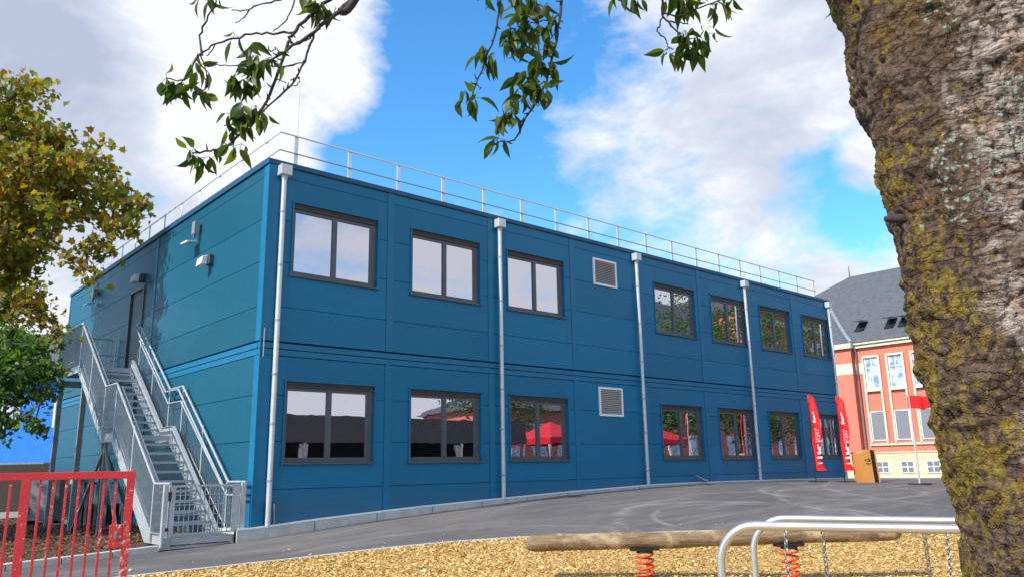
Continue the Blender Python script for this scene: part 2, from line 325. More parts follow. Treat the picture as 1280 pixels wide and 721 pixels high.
# ------------------------------------------------------------------ mesh tools
ORG = {}
class MB:
    def __init__(s): s.v = []; s.f = []
    def raw(s, v, f):
        n = len(s.v); s.v += [tuple(map(float, q)) for q in v]; s.f += [tuple(i+n for i in q) for q in f]; return s
    def box(s, x0, x1, y0, y1, z0, z1):
        x0, x1 = min(x0, x1), max(x0, x1); y0, y1 = min(y0, y1), max(y0, y1); z0, z1 = min(z0, z1), max(z0, z1)
        return s.raw([(x0, y0, z0), (x1, y0, z0), (x1, y1, z0), (x0, y1, z0), (x0, y0, z1), (x1, y0, z1), (x1, y1, z1), (x0, y1, z1)],
                     [(0, 3, 2, 1), (4, 5, 6, 7), (0, 1, 5, 4), (1, 2, 6, 5), (2, 3, 7, 6), (3, 0, 4, 7)])
    def bar(s, a, b, w, h, up=(0, 0, 1)):
        a = np.array(a, float); b = np.array(b, float); d = b-a; d /= np.linalg.norm(d)
        u = np.array(up, float); sd = np.cross(d, u)
        if np.linalg.norm(sd) < 1e-4: sd = np.cross(d, (1, 0, 0))
        sd /= np.linalg.norm(sd); u = np.cross(sd, d)
        c = [(-w/2, -h/2), (w/2, -h/2), (w/2, h/2), (-w/2, h/2)]
        return s.raw([p+sd*i+u*j for p in (a, b) for i, j in c], [(3, 2, 1, 0), (4, 5, 6, 7), (0, 1, 5, 4), (1, 2, 6, 5), (2, 3, 7, 6), (3, 0, 4, 7)])
    def tube(s, pts, r, n=8, cap=True):
        P = [np.array(p, float) for p in pts]; k = len(P)
        R = [r]*k if not hasattr(r, '__len__') else list(r)
        ref = None; rings = []
        for i in range(k):
            d = P[min(i+1, k-1)]-P[max(i-1, 0)]; d /= (np.linalg.norm(d)+1e-12)
            if ref is None: ref = np.cross(d, (0, 0, 1)); ref = ref if np.linalg.norm(ref) > .05 else np.cross(d, (1, 0, 0))
            ref = ref-d*(ref@d); ref /= (np.linalg.norm(ref)+1e-12); q = np.cross(d, ref)
            rings.append([P[i]+(ref*math.cos(a)+q*math.sin(a))*R[i] for a in (2*math.pi*j/n for j in range(n))])
        v = [p for rg in rings for p in rg]
        f = [(i*n+j, i*n+(j+1) % n, (i+1)*n+(j+1) % n, (i+1)*n+j) for i in range(k-1) for j in range(n)]
        if cap: f += [tuple(range(n-1, -1, -1)), tuple((k-1)*n+j for j in range(n))]
        return s.raw(v, f)
    def prism(s, poly, off):             # flat outline given thickness
        n = len(poly); o = np.array(off, float)
        v = [np.array(p, float) for p in poly]+[np.array(p, float)+o for p in poly]
        f = [tuple(range(n-1, -1, -1)), tuple(range(n, 2*n))]+[(i, (i+1) % n, n+(i+1) % n, n+i) for i in range(n)]
        return s.raw(v, f)
    def build(s, name, mat, parent=None, smooth=False, bevel=0):
        me = bpy.data.meshes.new(name); o = bpy.data.objects.new(name, me)
        og = ORG.get(parent.name, (0, 0, 0)) if parent else (0, 0, 0)
        me.from_pydata([(x-og[0], y-og[1], z-og[2]) for x, y, z in s.v], [], s.f); me.update()
        me.materials.append(MAT[mat] if isinstance(mat, str) else mat)
        if smooth:
            me.polygons.foreach_set('use_smooth', [True]*len(me.polygons))
            try: me.set_sharp_from_angle(angle=math.radians(50))
            except Exception: pass
        if bevel:
            md = o.modifiers.new('bevel', 'BEVEL'); md.width = bevel; md.segments = 2; md.limit_method = 'ANGLE'
        COL.objects.link(o)
        if parent: o.parent = parent; ORG[o.name] = og
        return o
def tag(o, label=None, cat=None, group=None, kind=None):
    if label: o['label'] = label
    if cat: o['category'] = cat
    if group: o['group'] = group
    if kind: o['kind'] = kind
    return o
def thing(name, org, label, cat, group=None):
    o = bpy.data.objects.new(name, None); o.empty_display_size = .2; COL.objects.link(o); o.location = org
    ORG[o.name] = tuple(org); return tag(o, label, cat, group)
def tree_copy(o, parent=None):
    c = o.copy(); COL.objects.link(c); c.parent = parent
    for ch in list(o.children): tree_copy(ch, c)
    return c
def bx(name, mat, parent, *a, **k): return MB().box(*a).build(name, mat, parent, **k)

# ------------------------------------------------------------------ ground
def sheet(name, xs, ys, mat, up, kind='structure', label=None, cat=None):
    xs = np.asarray(xs, float); ys2 = ys if callable(ys) else (lambda X: np.asarray(ys, float))
    v = []; ny = None
    for X in xs:
        yy = ys2(X); ny = len(yy)
        for Y in yy: v.append((X, Y, float(g(X, Y))+up))
    f = [(i*ny+j, (i+1)*ny+j, (i+1)*ny+j+1, i*ny+j+1) for i in range(len(xs)-1) for j in range(ny-1)]
    m = MB(); m.raw(v, f); o = m.build(name, mat, None, smooth=True); return tag(o, label, cat, None, kind)
gx = np.concatenate([[-900, -300, -100, -50, -30, -20], np.arange(-14, 30, .5), [32, 36, 40, 45, 50, 60, 100, 300, 900]])
gy = np.concatenate([[-900, -300, -100, -60, -40, -25, -18], np.arange(-14, 3, .5), [4, 6, 10, 15, 20, 30, 50, 100, 300, 900]])
sheet('ground', gx, gy, 'asphalt', 0)
EX = [-2.9, -2.38, -.96, -.43, .13, .91, 1.84, 2.86, 5.2, 8.63, 14, 18]; EY = [-2.22, -2.25, -2.30, -2.38, -2.46, -2.65, -2.95, -3.32, -4.7, -7.2, -11.6, -14]
edge = lambda X: float(np.interp(X, EX, EY))
cx_ = np.concatenate([np.arange(-2.9, 8, .3), np.arange(8, 17.5, .6)])
sheet('playground_ground', cx_, lambda X: np.linspace(edge(X), min(edge(X)-.05, -14.5), 26), 'chips_ground', .006)
sheet('flower_bed', np.arange(-14, .01, .5), lambda X: np.linspace(.12+.17*X if X < 0 else .12, 13.5, 20), 'mulch_ground', .006)
sheet('path', np.arange(-14, .31, .6), lambda X: np.linspace(14.5-.5*X if False else 13.5, 24, 12), 'paving_grey', .010)
tag(bpy.data.objects['path'], kind='structure')

def flakes(n, sampler, size, mat, name, label, cat, lift=.012):
    P = sampler(n); n = len(P)
    L = rng.uniform(.5, 1.3, n)*size; W = L*rng.uniform(.25, .6, n)
    a = rng.uniform(0, 2*math.pi, n); tl = rng.normal(0, .35, n); rl = rng.normal(0, .4, n)
    ux = np.stack([np.cos(a)*np.cos(tl), np.sin(a)*np.cos(tl), np.sin(tl)], 1)
    vx = np.stack([-np.sin(a)*np.cos(rl), np.cos(a)*np.cos(rl), np.sin(rl)], 1)
    Z = np.asarray(g(P[:, 0], P[:, 1]))+lift+rng.uniform(0, .018, n)
    C = np.stack([P[:, 0], P[:, 1], Z], 1)
    q = [C-ux*L[:, None]/2-vx*W[:, None]/2, C+ux*L[:, None]/2-vx*W[:, None]*.3, C+ux*L[:, None]*.4+vx*W[:, None]/2, C-ux*L[:, None]*.5+vx*W[:, None]*.4]
    V = np.stack(q, 1).reshape(-1, 3); me = bpy.data.meshes.new(name)
    me.from_pydata(V.tolist(), [], [(4*i, 4*i+1, 4*i+2, 4*i+3) for i in range(n)]); me.materials.append(MAT[mat])
    o = bpy.data.objects.new(name, me); COL.objects.link(o); return tag(o, label, cat, kind='stuff')
def chip_s(n):
    X = rng.uniform(-2.8, 9.5, n); t = rng.uniform(0, 1, n)**1.3; e = np.interp(X, EX, EY)
    return np.stack([X, e-.02-t*7.5+(rng.uniform(0, 1, n) < .006)*rng.uniform(0, 1.2, n)], 1)
flakes(62000, chip_s, .042, 'chips', 'wood_chips', 'golden wood chips covering the playground floor', 'wood chips')
def mul_s(n):
    X = rng.uniform(-7, -.05, n); Y = rng.uniform(0, 13, n); k = Y > .3+.17*X; return np.stack([X[k], Y[k]], 1)
flakes(14000, mul_s, .06, 'mulch', 'bark_mulch', 'brown bark mulch in the bed beside the stairs', 'mulch')

# edging of the playground
def strip(name, pts, w, h0, mat, label, cat, sink=.1, joint=None):
    m = MB(); P = []
    for (a, b) in zip(pts[:-1], pts[1:]):
        n = max(1, int(math.hypot(b[0]-a[0], b[1]-a[1])/.4))
        P += [(a[0]+(b[0]-a[0])*i/n, a[1]+(b[1]-a[1])*i/n) for i in range(n)]
    P.append(pts[-1])
    v = []
    for i, p in enumerate(P):
        q = P[min(i+1, len(P)-1)]; r = P[max(i-1, 0)]; d = np.array([q[0]-r[0], q[1]-r[1]]); d /= np.linalg.norm(d); nn = np.array([-d[1], d[0]])*w/2
        z = float(g(*p))
        for s, zz in ((1, -sink), (1, h0), (-1, h0), (-1, -sink)): v.append((p[0]+nn[0]*s, p[1]+nn[1]*s, z+zz))
    f = [(4*i+j, 4*i+j+1, 4*i+5+j, 4*i+4+j) for i in range(len(P)-1) for j in range(3)]
    f += [(0, 3, 2, 1), (len(v)-4, len(v)-3, len(v)-2, len(v)-1)]
    m.raw(v, f); return tag(m.build(name, mat, None), label, cat)
strip('playground_edging', [(x, y+.03) for x, y in zip(EX, EY)], .07, .028, 'concrete_pale', 'narrow pale concrete edging between the asphalt and the golden wood chips', 'edging')
kb = thing('kerb', (-2.4, -.3, .2), 'low grey concrete kerb between the asphalt and the brown mulch bed', 'kerb')
kp = [(-7.6, -1.22), (-5.4, -.86), (-3.6, -.52), (-1.5, -.15)]
for i in range(9):
    a = -7.6+i*.68; b_ = a+.67; ya = np.interp(a, [q[0] for q in kp], [q[1] for q in kp]); yb = np.interp(b_, [q[0] for q in kp], [q[1] for q in kp])
    m = MB(); m.raw([(a, ya, g(a, ya)-.1), (b_, yb, g(b_, yb)-.1), (b_, yb+.12, g(b_, yb)-.1), (a, ya+.12, g(a, ya)-.1), (a, ya, g(a, ya)+.09), (b_, yb, g(b_, yb)+.09), (b_, yb+.12, g(b_, yb)+.09), (a, ya+.12, g(a, ya)+.09)],
                    [(0, 3, 2, 1), (4, 5, 6, 7), (0, 1, 5, 4), (1, 2, 6, 5), (2, 3, 7, 6), (3, 0, 4, 7)])
    m.build('kerb_stone', 'concrete', kb, bevel=.008)

# ------------------------------------------------------------------ blue modular building
W = 2.6238; L = 8*W; D = 14.36; H = 7.0
B = thing('modular_building', (0, 0, .3), 'two-storey blue metal modular building with dark framed windows and metal downpipes', 'building')
ZL = [.30, 1.10, 1.91, 2.70, 3.385]; ZU = [3.645, 4.27, 5.09, 5.88, 6.69, 6.90]
GAP = .005
def cells(x0, x1, z0, z1, holes):
    """split a rectangle around holes"""
    hs = [h for h in holes if h[0] < x1 and h[1] > x0 and h[2] < z1 and h[3] > z0]
    if not hs: return [(x0, x1, z0, z1)]
    h = hs[0]; out = []
    if h[0] > x0: out.append((x0, h[0], z0, z1))
    if h[1] < x1: out.append((h[1], x1, z0, z1))
    xa, xb = max(x0, h[0]), min(x1, h[1])
    if h[2] > z0: out.append((xa, xb, z0, h[2]))
    if h[3] < z1: out.append((xa, xb, h[3], z1))
    return out
WIN = []
for k in (0, 1, 2, 4, 5, 6, 7):
    x = k*W+.50+(.06 if k > 3 else 0)
    WIN.append((x, x+1.83, 1.515, 2.955)); WIN.append((x, x+1.83, 4.85, 6.255))
VENT = [(8.63, 9.51, 5.85, 6.54), (8.65, 9.52, 2.58, 3.285)]
mu, ml, st, back = MB(), MB(), MB(), MB()
SW = .075
for k in range(8):
    xa, xb = k*W+SW, (k+1)*W-SW
    if k == 0: xa = .22
    for mb, zs in ((ml, ZL), (mu, ZU)):
        for i in range(len(zs)-1):
            for c in cells(xa+GAP, xb-GAP, zs[i]+GAP, zs[i+1]-GAP, WIN): mb.box(c[0], c[1], 0, .10, c[2], c[3])
for k in range(1, 9):
    xx = k*W if k < 8 else L-SW
    for z0, z1 in ((.30, 3.385), (3.645, 6.90)): st.box(xx-SW, xx+SW, -.010, .09, z0, z1)
for z0, z1 in ((.30, 3.385), (3.645, 6.90)): st.box(-.006, .215, -.012, .2, z0, z1)
front_low = ml.build('front_wall', 'blue_front', B); front_up = mu.build('front_wall', 'blue_front', B)
for z0, z1 in ((3.395, 3.50), (3.515, 3.615)): st.box(0, L, .0-.006*(z1 > 3.55), .1, z0, z1)
st.build('wall_trim', 'blue_trim', B)
MB().box(.02, L-.02, .102, .16, .3, 6.88).build('inner_wall', 'dark_gap', B)  # core behind the panels
# left side (x = 0 plane), panels outward -x
sl = MB(); DOOR = (6.80, 7.90, 3.83, 5.88); DOOR2 = (9.4, 10.6, .3, 2.5)
for ya, yb in ((.20, 6.0), (6.14, D-.06)):
    for zs in (ZL, ZU):
        for i in range(len(zs)-1):
            for c in cells(ya+GAP, yb-GAP, zs[i]+GAP, zs[i+1]-GAP, [DOOR]): sl.box(0.0, .08, c[0], c[1], c[2], c[3])
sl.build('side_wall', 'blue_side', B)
m = MB()
for y0, y1 in ((6.0, 6.14), (D-.06, D)):
    for z0, z1 in ((.30, 3.385), (3.645, 6.90)): m.box(-.010, .08, y0, y1, z0, z1)
for z0, z1 in ((3.395, 3.50), (3.515, 3.615)): m.box(-.002-.006*(z1 > 3.55), .08, .105, D, z0, z1)
m.build('side_trim', 'blue_trim', B)
MB().box(.082, .2, .2, D-.05, .3, 6.88).build('inner_wall', 'dark_gap', B)
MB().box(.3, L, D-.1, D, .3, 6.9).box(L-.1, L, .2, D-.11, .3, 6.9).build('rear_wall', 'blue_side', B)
# corner bead, coping, roof
MB().box(-.035, L+.03, -.035, .12, 6.905, 7.0).box(-.035, .12, .122, D+.03, 6.905, 7.0).box(.122, L+.03, D-.1, D+.03, 6.905, 7.0).box(L-.1, L+.03, .122, D-.102, 6.905, 7.0).build('coping', 'blue_coping', B, bevel=.006)
MB().box(.12, L-.1, .12, D-.1, 6.80, 6.87).build('roof', 'paving_grey', B)
MB().box(-.012, .012, -.018, .006, .32, 6.9).build('corner_bead', 'blue_trim', B, bevel=.004)

# windows
def window(x0, x1, z0, z1):
    fr = MB()
    fr.box(x0+.012, x0+.075, .045, .10, z0+.03, z1-.10).box(x1-.105, x1-.012, .045, .10, z0+.03, z1-.10)
    fr.box(x0+.075, x1-.105, .045, .10, z1-.16, z1-.10).box(x0+.075, x1-.105, .045, .10, z0+.03, z0+.115)
    xm = (x0+x1)/2-.02
    fr.box(xm-.045, xm+.045, .038, .10, z0+.115, z1-.16)
    fr.box(x1-.155, x1-.105, .055, .10, z0+.115, z1-.16)      # opening sash stile
    w = fr.build('window', 'anthracite', B)
    for a, b in ((x0+.075, xm-.045), (xm+.045, x1-.155)):
        MB().box(a-.003, b+.003, .072, .080, z0+.112, z1-.157).build('pane', 'coated_glass', w)
    m = MB(); m.box(x0+.012, x1-.012, .012, .10, z1-.10, z1-.004).box(x0+.012, x1-.012, -.004, .010, z1-.052, z1-.046).build('blind_box', 'blind_box', w)
    MB().box(x0-.03, x1+.03, -.045, .10, z0-.005, z0+.028).build('sill', 'anthracite', w, bevel=.004)
    # blue folded reveal standing proud of the panel
    MB().box(x0-.018, x0+.010, -.022, .102, z0+.03, z1+.02).box(x1-.010, x1+.018, -.022, .102, z0+.03, z1+.02).box(x0-.03, x1+.03, -.028, .102, z1-.002, z1+.024).build('reveal', 'blue_trim', w)
    return w
for wn in WIN: window(*wn)
for x0, x1, z0, z1 in VENT:
    m = MB(); m.box(x0, x1, -.035, .0, z0, z0+.05).box(x0, x1, -.035, .0, z1-.05, z1).box(x0, x0+.05, -.035, .0, z0+.05, z1-.05).box(x1-.05, x1, -.035, .0, z0+.05, z1-.05)
    v = m.build('vent', 'white_paint', B)
    m = MB(); n = 13
    for i in range(n):
        z = z0+.06+(z1-z0-.12)*(i+.5)/n
        m.raw([(x0+.05, -.030, z-.014), (x1-.05, -.030, z-.014), (x1-.05, -.006, z+.014), (x0+.05, -.006, z+.014), (x0+.05, -.030, z-.020), (x1-.05, -.030, z-.020), (x1-.05, -.006, z+.008), (x0+.05, -.006, z+.008)],
              [(0, 1, 2, 3), (7, 6, 5, 4), (0, 4, 5, 1), (1, 5, 6, 2), (2, 6, 7, 3), (3, 7, 4, 0)])
    m.build('slats', 'vent_slat', v)
    MB().box(x0+.05, x1-.05, -.004, -.002, z0+.05, z1-.05).build('backing', 'brown_grey', v)
# downpipes
BX = [-.06, .23, 1.26, 3.3, 5.51, 7.23, 10.39, 12.03, 15.97, 21.01]; BZ = [.49, .51, .58, .69, .77, .83, .91, .92, .90, .85]
for i, x in enumerate((.25, 5.46, 10.25, 15.41, 20.72)):
    zb = float(np.interp(x, BX, BZ))
    p = MB().tube([(x, -.10, 6.72), (x, -.10, zb-.02)], .045, 12).build('downpipe', 'zinc', B, smooth=True)
    h = MB(); h.box(x-.105, x+.105, -.20, -.0125, 6.69, 6.885).build('hopper', 'zinc', p, bevel=.008)
    MB().tube([(x, -.10, 6.695), (x, -.10, 6.60)], [.065, .046], 12).build('outlet', 'galvanised_pale', p, smooth=True)
    for z in (1.25, 2.2, 3.05, 4.0, 5.0, 6.0):
        MB().tube([(x, -.10, z-.018), (x, -.10, z+.018)], .052, 12).box(x-.012, x+.012, -.06, -.002, z-.012, z+.012).build('bracket', 'galvanised', p)
    if i in (0, 2):   # earthing cable clamp
        MB().tube([(x+.13, -.03, zb+.35), (x+.15, -.03, zb+.05), (x+.13, -.03, zb+.02)], .012, 6).build('cable', 'galvanised', p); MB().tube([(x+.13 if i == 2 else x-.2, -.03, 3.85), (x+.13 if i == 2 else x-.2, -.03, 3.35)], .012, 6).build('cable', 'galvanised', p)
# plinth of precast lengths
pl = MB(); pj = MB()
xs = list(np.arange(-.28, 21.0, .30)); 
v = []
for X in xs:
    zt = float(np.interp(X, BX, BZ)); zg = float(g(X, -.12))-.1
    v += [(X, -.13, zg), (X, -.13, zt), (X, -.013, zt), (X, -.013, zg)]
n = len(xs); pl.raw(v, [(4*i+j, 4*i+4+j, 4*i+5+j, 4*i+j+1) for i in range(n-1) for j in range(3)]+[(0, 1, 2, 3), (4*n-4, 4*n-1, 4*n-2, 4*n-3)])
P_ = pl.build('plinth', 'concrete', B)
for X in np.arange(1.1, 20, 1.25):
    zt = float(np.interp(X, BX, BZ)); pj.box(X-.006, X+.006, -.132, -.129, g(X, -.13)-.02, zt-.012)
pj.build('plinth_joints', 'dark_gap', P_)
v = []
for X in xs:
    zt = float(np.interp(X, BX, BZ)); v += [(X, -.138, zt-.012), (X, -.138, zt+.012), (X, -.013, zt+.012)]
MB().raw(v, [(3*i+j, 3*i+3+j, 3*i+4+j, 3*i+1+j) for i in range(n-1) for j in range(2)]).build('plinth_flashing', 'white_paint', P_)
MB().box(-.28, -.13, -.10, .55, .15, .49).build('plinth_end', 'concrete', P_)
# small floor-level drain outlet
dp = MB().tube([(12.2, -.16, 1.10), (12.42, -.17, .99), (12.60, -.20, .95)], .035, 10).build('outlet', 'galvanised', B, smooth=True)
# side door and fittings
d = MB().box(.02, .075, DOOR[0]+.06, DOOR[1]-.06, DOOR[2], DOOR[3]-.06).build('door', 'blind_box', B)
MB().box(-.03, .08, DOOR[0], DOOR[0]+.06, DOOR[2], DOOR[3]).box(-.03, .08, DOOR[1]-.06, DOOR[1], DOOR[2], DOOR[3]).box(-.03, .08, DOOR[0]+.06, DOOR[1]-.06, DOOR[3]-.06, DOOR[3]).build('door_frame', 'anthracite', d)
MB().box(-.02, .02, DOOR[0]+.14, DOOR[0]+.17, 4.80, 4.95).box(-.05, -.02, DOOR[0]+.14, DOOR[0]+.28, 4.90, 4.93).build('handle', 'galvanised', d)
MB().box(.012, .019, DOOR[0]+.2, DOOR[1]-.2, 4.1, 5.7).build('door_panel', 'black_metal', d)
def floodlight(y, z, s=1.0, dish=True):
    f = MB().box(-.20*s, -.05*s, y-.10*s, y+.10*s, z-.17*s, z+.17*s).build('floodlight', 'galvanised', B, bevel=.01)
    MB().box(-.05*s, 0, y-.05, y+.05, z-.05, z+.05).tube([(-.12*s, y, z-.1*s), (-.16*s, y+.02, z-.28*s)], .02, 6).build('bracket', 'steel_dark', f)
    if dish: MB().raw([(-.30, y+.26, z-.33), (-.10, y+.28, z-.29), (-.06, y-.02, z-.29), (-.28, y-.05, z-.34), (-.30, y+.26, z-.30), (-.10, y+.28, z-.25), (-.06, y-.02, z-.25), (-.28, y-.05, z-.30)], [(3, 2, 1, 0), (4, 5, 6, 7), (0, 1, 5, 4), (1, 2, 6, 5), (2, 3, 7, 6), (3, 0, 4, 7)]).build('lens', 'white_paint', f)
floodlight(3.33, 6.45, .8); floodlight(11.1, 6.42, .8)
def bulkhead(y, z):
    f = MB().box(-.09, 0, y-.10, y+.10, z-.10, z+.10).build('wall_lamp', 'steel_dark', B, bevel=.01)
    MB().raw([(-.26, y+.17, z-.14), (-.10, y+.17, z-.14), (-.10, y-.02, z-.10), (-.22, y-.02, z-.10), (-.24, y+.17, z+.02), (-.09, y+.17, z+.08), (-.09, y-.02, z+.10), (-.20, y-.02, z+.06)], [(3, 2, 1, 0), (4, 5, 6, 7), (0, 1, 5, 4), (1, 2, 6, 5), (2, 3, 7, 6), (3, 0, 4, 7)]).build('lens', 'white_paint', f, bevel=.012)
bulkhead(2.55, 5.60); bulkhead(7.05, 6.10)
MB().tube([(.95, .9, 6.87), (.95, .9, 9.1)], [.012, .004], 6).build('lightning_rod', 'aluminium', B)
MB().tube([(19.6, 1.6, 6.87), (19.6, 1.6, 7.75)], .012, 6).tube([(19.2, 1.6, 7.5), (20.0, 1.6, 7.5)], .008, 6).build('aerial', 'steel_dark', B)

# roof guard rail
GR = thing('roof_guardrail', (.3, .3, 6.87), 'thin metal guardrail with flat white posts along the flat roof edge of the blue building', 'guardrail')
MB().tube([(.32, D-.4, 7.72), (.32, .32, 7.72), (20.75, .32, 7.72)], .018, 8).build('top_rail', 'aluminium', GR)
MB().tube([(.32, D-.4, 7.36), (.32, .32, 7.36), (20.75, .32, 7.36)], .014, 8).build('lower_rail', 'galvanised', GR)
for i in range(18):
    x = .66+i*1.178
    if x < 20.7: MB().box(x-.042, x+.042, .335, .345, 6.87, 7.74).box(x-.05, x+.05, .30, .44, 6.868, 6.88).build('post', 'white_paint', GR)
for i in range(12):
    y = .95+i*1.178
    if y < D-.4: MB().box(.335, .345, y-.045, y+.045, 6.87, 7.74).box(.30, .44, y-.05, y+.05, 6.868, 6.88).build('post', 'white_paint', GR)

# ------------------------------------------------------------------ external staircase
ST = thing('external_staircase', (-.7, 0, .3), 'galvanised steel outdoor staircase with open treads climbing the left wall of the blue building', 'staircase')
XI, XO = -.24, -1.30
ZB, ZM, ZT = .42, 2.14, 3.80
YB, YM0, YM1, YT = .95, 3.45, 4.15, 6.52
prof = [(YB, ZB), (YM0, ZM), (YM1, ZM), (YT, ZT)]
for X, nm in ((XI, 'stringer'), (XO, 'stringer')):
    m = MB()
    a = .20; b_ = -.16
    pts_t = [(-.02, ZB+.02), (YB-.12, ZB+.06), (YM0-.10, ZM+.18), (YM1-.08, ZM+.18), (YT-.10, ZT+.18), (YT+2.15, ZT+.05)] if X == XI else [(-.02, ZB+.02), (YB-.12, ZB+.06), (YM0-.10, ZM+.15), (YM1-.08, ZM+.15), (YT-.10, ZT+.15), (YT+2.15, ZT+.10)]
    pts_b = [(-.02, ZB-.12), (YB+.20, ZB-.12), (YM0+.12, ZM-.12), (YM1+.14, ZM-.12), (YT+.16, ZT-.14), (YT+2.15, ZT-.14)]
    if X == XI: pts_t = pts_t[:5]+[(YT+.1, ZT+.05)]; pts_b = pts_b[:5]+[(YT+.2, ZT-.14)]
    k = len(pts_t); v = []
    for (yt, zt), (yb, zb) in zip(pts_t, pts_b):
        for xx in (X-.006, X+.006): v += [(xx, yt, zt), (xx, yb, zb)]
    f = []
    for i in range(k-1):
        o = 4*i; f += [(o, o+1, o+5, o+4), (o+2, o+6, o+7, o+3), (o, o+4, o+6, o+2), (o+1, o+3, o+7, o+5)]
    f += [(0, 2, 3, 1), (4*k-4, 4*k-3, 4*k-1, 4*k-2)]
    m.raw(v, f)
    for i in range(k-1):   # top flange
        m.bar((X, pts_t[i][0], pts_t[i][1]), (X, pts_t[i+1][0], pts_t[i+1][1]), .07, .008)
    m.build(nm, 'galvanised_pale', ST)
def treads(y0, z0, y1, z1, n):
    for i in range(n):
        t = (i+1)/(n+1); y = y0+(y1-y0)*t; z = z0+(z1-z0)*t
        m = MB(); m.box(XO+.008, XI-.008, y-.125, y-.120, z-.045, z).box(XO+.008, XI-.008, y-.118, y-.07, z-.006, z)
        m.box(XO+.008, XI-.008, y+.12, y+.125, z-.03, z)
        for k in range(5): m.box(XO+.008, XI-.008, y-.06+k*.038, y-.056+k*.038, z-.025, z)
        for k in range(14): xx = XO+.02+k*(XI-XO-.04)/13; m.box(xx-.0015, xx+.0015, y-.118, y+.118, z-.024, z-.002)
        m.build('tread', 'galvanised_pale', ST)
treads(YB, ZB, YM0, ZM, 9); treads(YM1, ZM, YT, ZT, 9)
def deck(y0, y1, z, x0=XO+.008, x1=XI-.008, name='landing'):
    m = MB(); m.box(x0, x1, y0, y0+.008, z-.10, z).box(x0, x1, y1-.008, y1, z-.06, z)
    for yy in np.arange(y0+.03, y1-.02, .035): m.box(x0, x1, yy, yy+.004, z-.028, z)
    for xx in np.arange(x0+.01, x1, .09): m.box(xx, xx+.003, y0+.01, y1-.01, z-.027, z-.003)
    return m.build(name, 'galvanised_pale', ST)
deck(-.02, YB, ZB); deck(YM0, YM1, ZM); deck(YT, YT+2.15, ZT, XO+.008, -.045)
for q in ((XO, XI, -.03, .03, ZB-.22, ZB-.125), (XO, -.05, YT+2.10, YT+2.16, ZT-.30, ZT-.145), (XO, -.05, YT-.05, YT+.01, ZT-.30, ZT-.145)): MB().box(*q).build('cross_beam', 'galvanised_pale', ST)
# posts and braces below the landing
def post(x, y, z0, z1, w=.10): MB().box(x-w/2, x+w/2, y-w/2, y+w/2, z0, z1).box(x-w, x+w, y-w, y+w, z0-.02, z0+.012).build('post', 'galvanised_dull', ST)
gz = lambda x, y: float(g(x, y))
post(XO+.07, YT+2.0, gz(-1.3, 8.5), ZT-.145); post(XO+.07, YT-.22, gz(-1.3, 6.3), ZT-.31)
post(XO+.07, YM0+.75, gz(-1.3, 4.2), ZM-.125, .06); post(-.16, YT+2.0, gz(0, 8.5), ZT-.145); post(-.16, YT-.22, gz(0, 6.3), ZT-.31)
m = MB()
for a, b_ in (((XO+.07, 4.2, 1.95), (XO+.07, 2.9, gz(-1.3, 3)-.02)), ((XO+.07, 4.2, 1.95), (XO+.07, 6.2, gz(-1.3, 6))), ((XO+.07, 4.25, 1.9), (-.2, 5.5, gz(0, 5.5)))): m.bar(a, b_, .05, .05)
m.build('brace', 'galvanised_dull', ST)
# guards
def rise(pts, dz, x): return [(x, y, z+dz) for y, z in pts]
lineO = [(.02, .42), (.76, .42), (YM0-.02, ZM+.02), (YM1+.02, ZM+.02), (YT+.06, ZT), (YT+2.13, ZT)]
lineI = [(.02, .42), (.76, .42), (YM0-.1, ZM+.02), (YM1-.05, ZM+.02), (YT-.08, ZT)]
RH = .96
def guard(line, X, inner):
    for a, b_ in zip(line[:-1], line[1:]):
        pass
    gd = MB().tube([(X, y, z+RH-(.14 if z < .5 else 0)) for y, z in line], .022, 8).build('handrail', 'galvanised_pale', ST, smooth=True)
    sx = -1 if inner else 1
    MB().tube([(X+sx*.09, y, z+RH-.06-(.14 if z < .5 else 0)) for y, z in line], .019, 8).build('handrail', 'galvanised_pale', ST, smooth=True)
    lo = [(y, z+RH-.30-(.06 if z < .5 else 0)) for y, z in line]
    if inner: MB().tube([(X+sx*.02, y, z) for y, z in lo], .017, 8).build('mid_rail', 'galvanised_pale', ST, smooth=True)
    m = MB(); ys = np.arange(line[0][0]+.04, line[-1][0], .08 if inner else .055)
    for y in ys:
        zz = float(np.interp(y, [q[0] for q in line], [q[1] for q in line])); tp = RH-.14 if y < .8 else RH-(.28 if inner else .02)
        m.box(X-.005, X+.005, y-.005, y+.005, zz+.04, zz+tp)
    m.tube([(X, y, z+.05) for y, z in line], .012, 6)
    m.build('balusters', 'galvanised', ST)
    for y in ([.04, .8, 2.1, 3.38, 4.18, 5.4, 6.5, 8.6] if not inner else [.04, .8, 2.1, 3.3, 4.1, 5.3, 6.4]):
        zz = float(np.interp(y, [q[0] for q in line], [q[1] for q in line])); MB().box(X-.008, X+.008, y-.022, y+.022, zz-.12, zz+RH-(.14 if y < .9 else 0)).build('guard_post', 'galvanised_pale', ST)
guard(lineO, XO-.03, False); guard(lineI, XI+.13, True)
# end guard of the top landing
m = MB()
for x in np.arange(XO+.05, -.05, .11): m.box(x-.006, x+.006, YT+2.12, YT+2.132, ZT+.08, ZT+RH)
m.build('balusters', 'galvanised', ST)
MB().tube([(XO, YT+2.13, ZT+RH), (-.05, YT+2.13, ZT+RH), (-.05, YT+2.13, ZT)], .02, 8).tube([(XO, YT+2.13, ZT+.55), (-.05, YT+2.13, ZT+.55)], .014, 8).build('handrail', 'galvanised_pale', ST)

